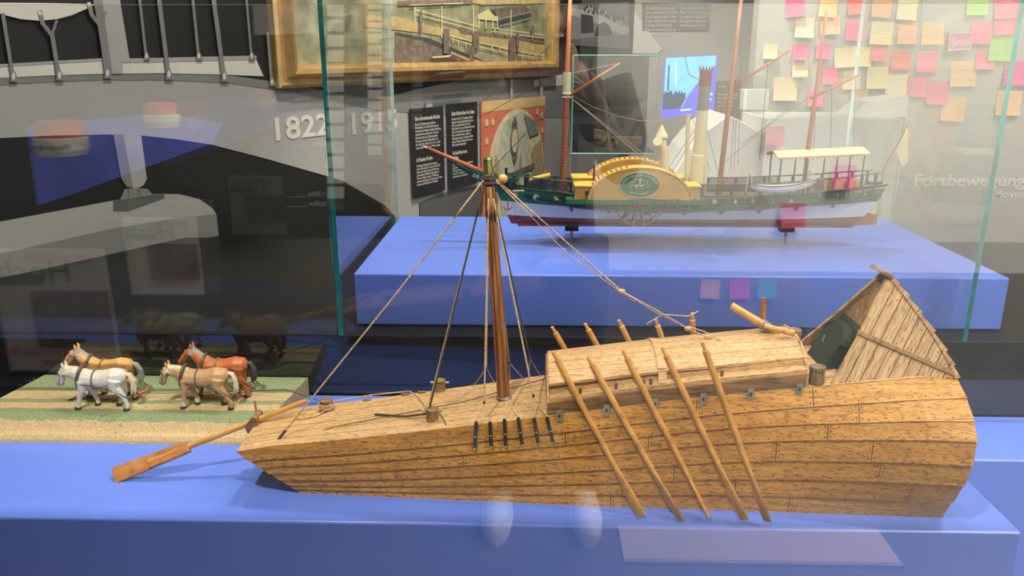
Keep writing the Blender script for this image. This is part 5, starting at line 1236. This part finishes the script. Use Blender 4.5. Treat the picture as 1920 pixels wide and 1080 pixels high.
# water level gauges and their marks, mirrored left of the steamer
for gi, (xa, xb, y0, y1, st_, lb) in enumerate(((614, 645, -20, 395, 28.5, 'tall white block water gauge mirrored beside the teal glass edge'), (690, 716, -20, 300, 21.0, 'narrower white block water gauge mirrored in front of the numerals 1915'))):
    p = mirror((xa + xb) / 2, y1, YR); o = empty('water_gauge', p, lb, 'gauge', 'water gauges mirrored in the glass'); y = y0; k = 0
    rquad([(xa, y0), (xb, y0), (xb, y1), (xa, y1)], .003).build('gauge_board', 'grey3', o)
    while y + st_ < y1:
        rquad([(xa, y), (xb, y), (xb, y + st_ * .76), (xa, y + st_ * .76)], .004, l=.003).build('gauge_block', 'white', o); y += st_; k += 1
for body, x, y, hpx in (('8,30m', 558, 190, 9), ('4,50m', 592, 273, 8), ('1,00m', 588, 368, 9), ('0,69m', 590, 386, 9)):
    p = mirror(x + 22, y, YR + .004); q = mirror(x + 22, y - hpx, YR + .004)
    tag(text('gauge_lettering', body + ' ______', (q - p).length / .7, 'white', p, (-1, 0, 0), EZ, depth=.001), 'small white mark %s mirrored beside the teal glass edge' % body.replace(',', ' point '), 'lettering', 'water level marks mirrored in the glass')

# ------------------------------------------------------------------ the visitor taking the picture, mirrored faintly in the glass
for n, c in dict(skin=(.50, .30, .21), jacket=(.03, .032, .04), jeans=(.035, .045, .075), shoe=(.62, .60, .57), sole=(.75, .74, .72), hairb=(.05, .032, .02), phone=(.01, .01, .011)).items(): M[n] = flat(n, c, .6, var=.1)
vis = empty('person', (.035, -.33, FZ), 'person in dark clothes and pale shoes holding up a phone, mirrored faintly in the glass', 'person')
def remesh(o, vox, it=3):
    md = o.modifiers.new('r', 'REMESH'); md.mode = 'VOXEL'; md.voxel_size = vox; md.use_smooth_shade = True
    m2 = o.modifiers.new('s', 'SMOOTH'); m2.iterations = it; m2.factor = .5
    dg = bpy.context.evaluated_depsgraph_get(); dg.update(); me = bpy.data.meshes.new_from_object(o.evaluated_get(dg)); o.modifiers.clear(); o.data = me
    return o
X0, Y0 = .035, -.40
def limb(b, pts, r): b.tube(pts, r, 14)
legs = [[(X0 + s * .095, Y0, .14), (X0 + s * .105, Y0 + .01, -.10), (X0 + s * .11, Y0 + .015, -.28), (X0 + s * .12, Y0 + .0, -.50), (X0 + s * .13, Y0 + .0, -.67)] for s in (-1, 1)]
arms = [[(X0 + s * .17, Y0 - .01, .58), (X0 + s * .225, Y0 + .02, .42), (X0 + s * .20, Y0 + .10, .36), (s * .13 + .01, Y0 + .24, .52), (s * .095, Y0 + .345, .615)] for s in (-1, 1)]
def figure(g, head=True, hands=True):
    b = MB()
    b.tube([(X0, Y0, .08), (X0, Y0, .18), (X0, Y0 + .005, .32), (X0, Y0, .46), (X0, Y0 - .005, .58), (X0, Y0 - .01, .63)], [.125 + g, .13 + g, .115 + g, .135 + g, .14 + g, .07 + g], 18, sq=(1, .68))
    for l in legs: limb(b, l, [.082 + g, .075 + g, .052 + g, .05 + g, .036 + g])
    for a in arms: limb(b, a, [.052 + g, .045 + g, .040 + g, .033 + g, .025 + g * .6])
    return b
b = figure(0)
b.tube([(X0, Y0 - .01, .60), (X0, Y0 + .005, .70)], [.052, .048], 12)
b.ball((X0, Y0 + .02, .80), .078, 0, 16, (.95, 1.12, 1.42)); b.ball((X0, Y0 + .07, .735), .042, 0, 12, (1, .9, .9))
b.tube([(X0, Y0 + .098, .815), (X0, Y0 + .116, .785), (X0, Y0 + .108, .775)], [.008, .013, .009], 8)
for s in (-1, 1):
    b.ball((X0 + s * .075, Y0 + .01, .79), .024, 0, 8, (.4, .8, 1.3))
    b.ball((s * .085, -.045, .635), .034, 0, 10, (.55, .85, 1.25))
    for k in range(4): b.tube([(s * .088, -.035, .662 - .018 * k), (s * .078, -.010, .664 - .018 * k), (s * .058 - s * .004 * k, -.016, .664 - .018 * k)], [.0095, .0088, .0075], 8)
    b.tube([(s * .090, -.055, .655), (s * .070, -.052, .675), (s * .050, -.042, .682)], [.011, .0095, .008], 8)
    b.tube([(X0 + s * .13, Y0, -.66), (X0 + s * .13, Y0 + .03, -.71), (X0 + s * .135, Y0 + .13, -.725)], [.036, .036, .028], 10)
remesh(b.build('body', 'skin', vis), .006)
b = MB(); b.tube([(X0, Y0, .14), (X0, Y0 + .005, .32), (X0, Y0, .46), (X0, Y0 - .005, .58), (X0, Y0 - .01, .645)], [.148, .135, .152, .156, .078], 18, sq=(1, .72))
for a in arms: limb(b, a[:4] + [tuple(lerp(p, q, .75) for p, q in zip(a[3], a[4]))], [.068, .060, .054, .044, .037])
remesh(b.build('jacket', 'jacket', vis), .007)
b = MB(); b.tube([(X0, Y0, .05), (X0, Y0, .18)], [.142, .142], 18, sq=(1, .72))
for l in legs: limb(b, l, [.094, .088, .066, .062, .056])
remesh(b.build('trousers', 'jeans', vis), .008)
for s in (-1, 1):
    x = X0 + s * .132; b = MB()
    b.tube([(x, Y0 - .05, -.70), (x, Y0 + .03, -.695), (x + s * .006, Y0 + .12, -.715), (x + s * .010, Y0 + .19, -.722), (x + s * .010, Y0 + .215, -.728)], [.036, .044, .044, .036, .018], 14)
    sh = b.build('shoe', 'shoe', vis, smooth=True); b = MB()
    b.loft([[V((x + s * .006 + w * math.cos(k * PI / 10) , Y0 + .075 + .145 * math.sin(k * PI / 10), z)) for k in range(20)] for w, z in ((.048, FZ + .001), (.050, FZ + .022))]); b.build('sole', 'sole', sh)
    b = MB()
    for k in range(4): b.tube([(x - .022, Y0 + .075 + .022 * k, -.672 - .008 * k), (x, Y0 + .078 + .022 * k, -.664 - .009 * k), (x + .024, Y0 + .075 + .022 * k, -.672 - .008 * k)], .003, 5)
    b.build('laces', 'sole', sh)
b = MB(); b.ball((X0, Y0 + .0, .83), .088, 0, 16, (.98, 1.08, 1.2)); b.bb((X0 - .09, Y0 - .09, .70), (X0 + .09, Y0 - .03, .80))
hr = MB(); hr.ball((X0, Y0 - .005, .835), .086, 0, 16, (.98, 1.12, 1.12)); hr.ball((X0, Y0 - .04, .77), .07, 0, 14, (1.05, .8, 1.3)); hr.build('hair', 'hairb', vis, smooth=True)
b = MB()
for s in (-1, 1): b.ball((X0 + s * .032, Y0 + .098, .812), .010, 0, 8)
b.build('eyes', 'hairb', vis)
b = MB(); b.tube([(X0 - .022, Y0 + .102, .745), (X0, Y0 + .109, .744), (X0 + .022, Y0 + .102, .745)], [.004, .006, .004], 6); b.build('mouth', 'note_peach', vis)
tag(MB().bb((-.078, -.030, .612), (.078, -.021, .688)).build('phone', 'phone', bevel=.004), 'black phone held sideways in both hands of the person behind the glass reflection', 'phone')

# ------------------------------------------------------------------ light
def lamp(name, kind, loc, target, power, col=(1, .93, .82), size=.03, angle=60, blend=.4):
    l = bpy.data.lights.new(name, kind); l.energy = power; l.color = col
    if kind == 'SPOT': l.spot_size = math.radians(angle); l.spot_blend = blend; l.shadow_soft_size = size
    elif kind == 'AREA': l.size = size
    else: l.shadow_soft_size = size
    o = bpy.data.objects.new(name, l); COL.objects.link(o); o.location = loc
    o.rotation_euler = (V(target) - V(loc)).to_track_quat('-Z', 'Y').to_euler(); return o
b = MB(); b.bb((-1.15, -.25, 1.330), (.15, .334, 1.345)); b.bb((-1.15, .568, 1.330), (.15, 1.02, 1.345))  # slotted board added out of view to shape the front spotlight's beam
for x in (-1.1, .1):
    for y in (.0, .75): b.tube([(x, y, 1.34), (x, y, 2.6)], .008, 8)
    b.bb((x - .01, -.25, 1.344), (x + .01, 1.02, 1.36))
tag(b.build('light_baffle', 'blackmatt'), 'added black slotted board out of view above the glass screen, masking the spotlight', 'light baffle')
lamp('spot_front', 'SPOT', (-.6, -.15, 2.3), (-.1, 1.2, .05), 405, (1, .9, .77), size=.012, angle=62)
lamp('spot_right', 'SPOT', (1.1, .85, 2.3), (.6, 1.15, .1), 60, size=.03, angle=44)
lamp('spot_rear', 'SPOT', (-.75, 1.9, 2.4), (-.4, 1.30, .1), 80, size=.03, angle=60)
lamp('ship_fill', 'SPOT', (.15, 1.05, 2.4), (.35, 1.78, .35), 85, size=.02, angle=44)  # added fill for the near side of the steamer
lamp('spot_ship', 'SPOT', (.35, 2.5, 2.4), (.35, 1.8, .3), 85, size=.03, angle=60)
lamp('spot_mural', 'SPOT', (.0, 1.70, 2.5), (-1.0, 2.4, .4), 200, size=.05, angle=80)
lamp('spot_map', 'SPOT', (.30, 2.75, 2.5), (.0, 3.9, .45), 330, size=.05, angle=80)
lamp('gauge_fill', 'SPOT', (-.55, .35, 2.4), (-.6, -1.0, .75), 130, size=.05, angle=42)  # lamp added to lift the mirrored gauges
lamp('spot_hall', 'AREA', (2.0, 2.0, 2.55), (1.8, 3.4, .3), 84, size=1.0, col=(1, .95, .88))
lamp('wash_front', 'AREA', (2.3, -.6, 2.5), (2.2, -1.6, .9), 430, size=1.4, col=(1, .95, .85))
lamp('visitor_fill', 'AREA', (.15, .10, 2.5), (.05, -.25, -.7), 6, size=.3)  # fill added so the visitor's mirrored shoes show
lamp('spot_posters', 'SPOT', (-1.6, .2, 2.4), (-1.7, -1.0, .2), 90, size=.05, angle=80)
w = bpy.data.worlds.new('room'); S.world = w; w.use_nodes = True
w.node_tree.nodes['Background'].inputs[0].default_value = (.9, .93, 1, 1); w.node_tree.nodes['Background'].inputs[1].default_value = .07
S.view_settings.view_transform = 'Standard'; S.view_settings.look = 'None'; S.view_settings.gamma = 1; S.view_settings.exposure = 0
S.cycles.transparent_max_bounces = 24; S.cycles.max_bounces = 8; S.cycles.glossy_bounces = 4; S.cycles.diffuse_bounces = 3
S.cycles.sample_clamp_indirect = 4
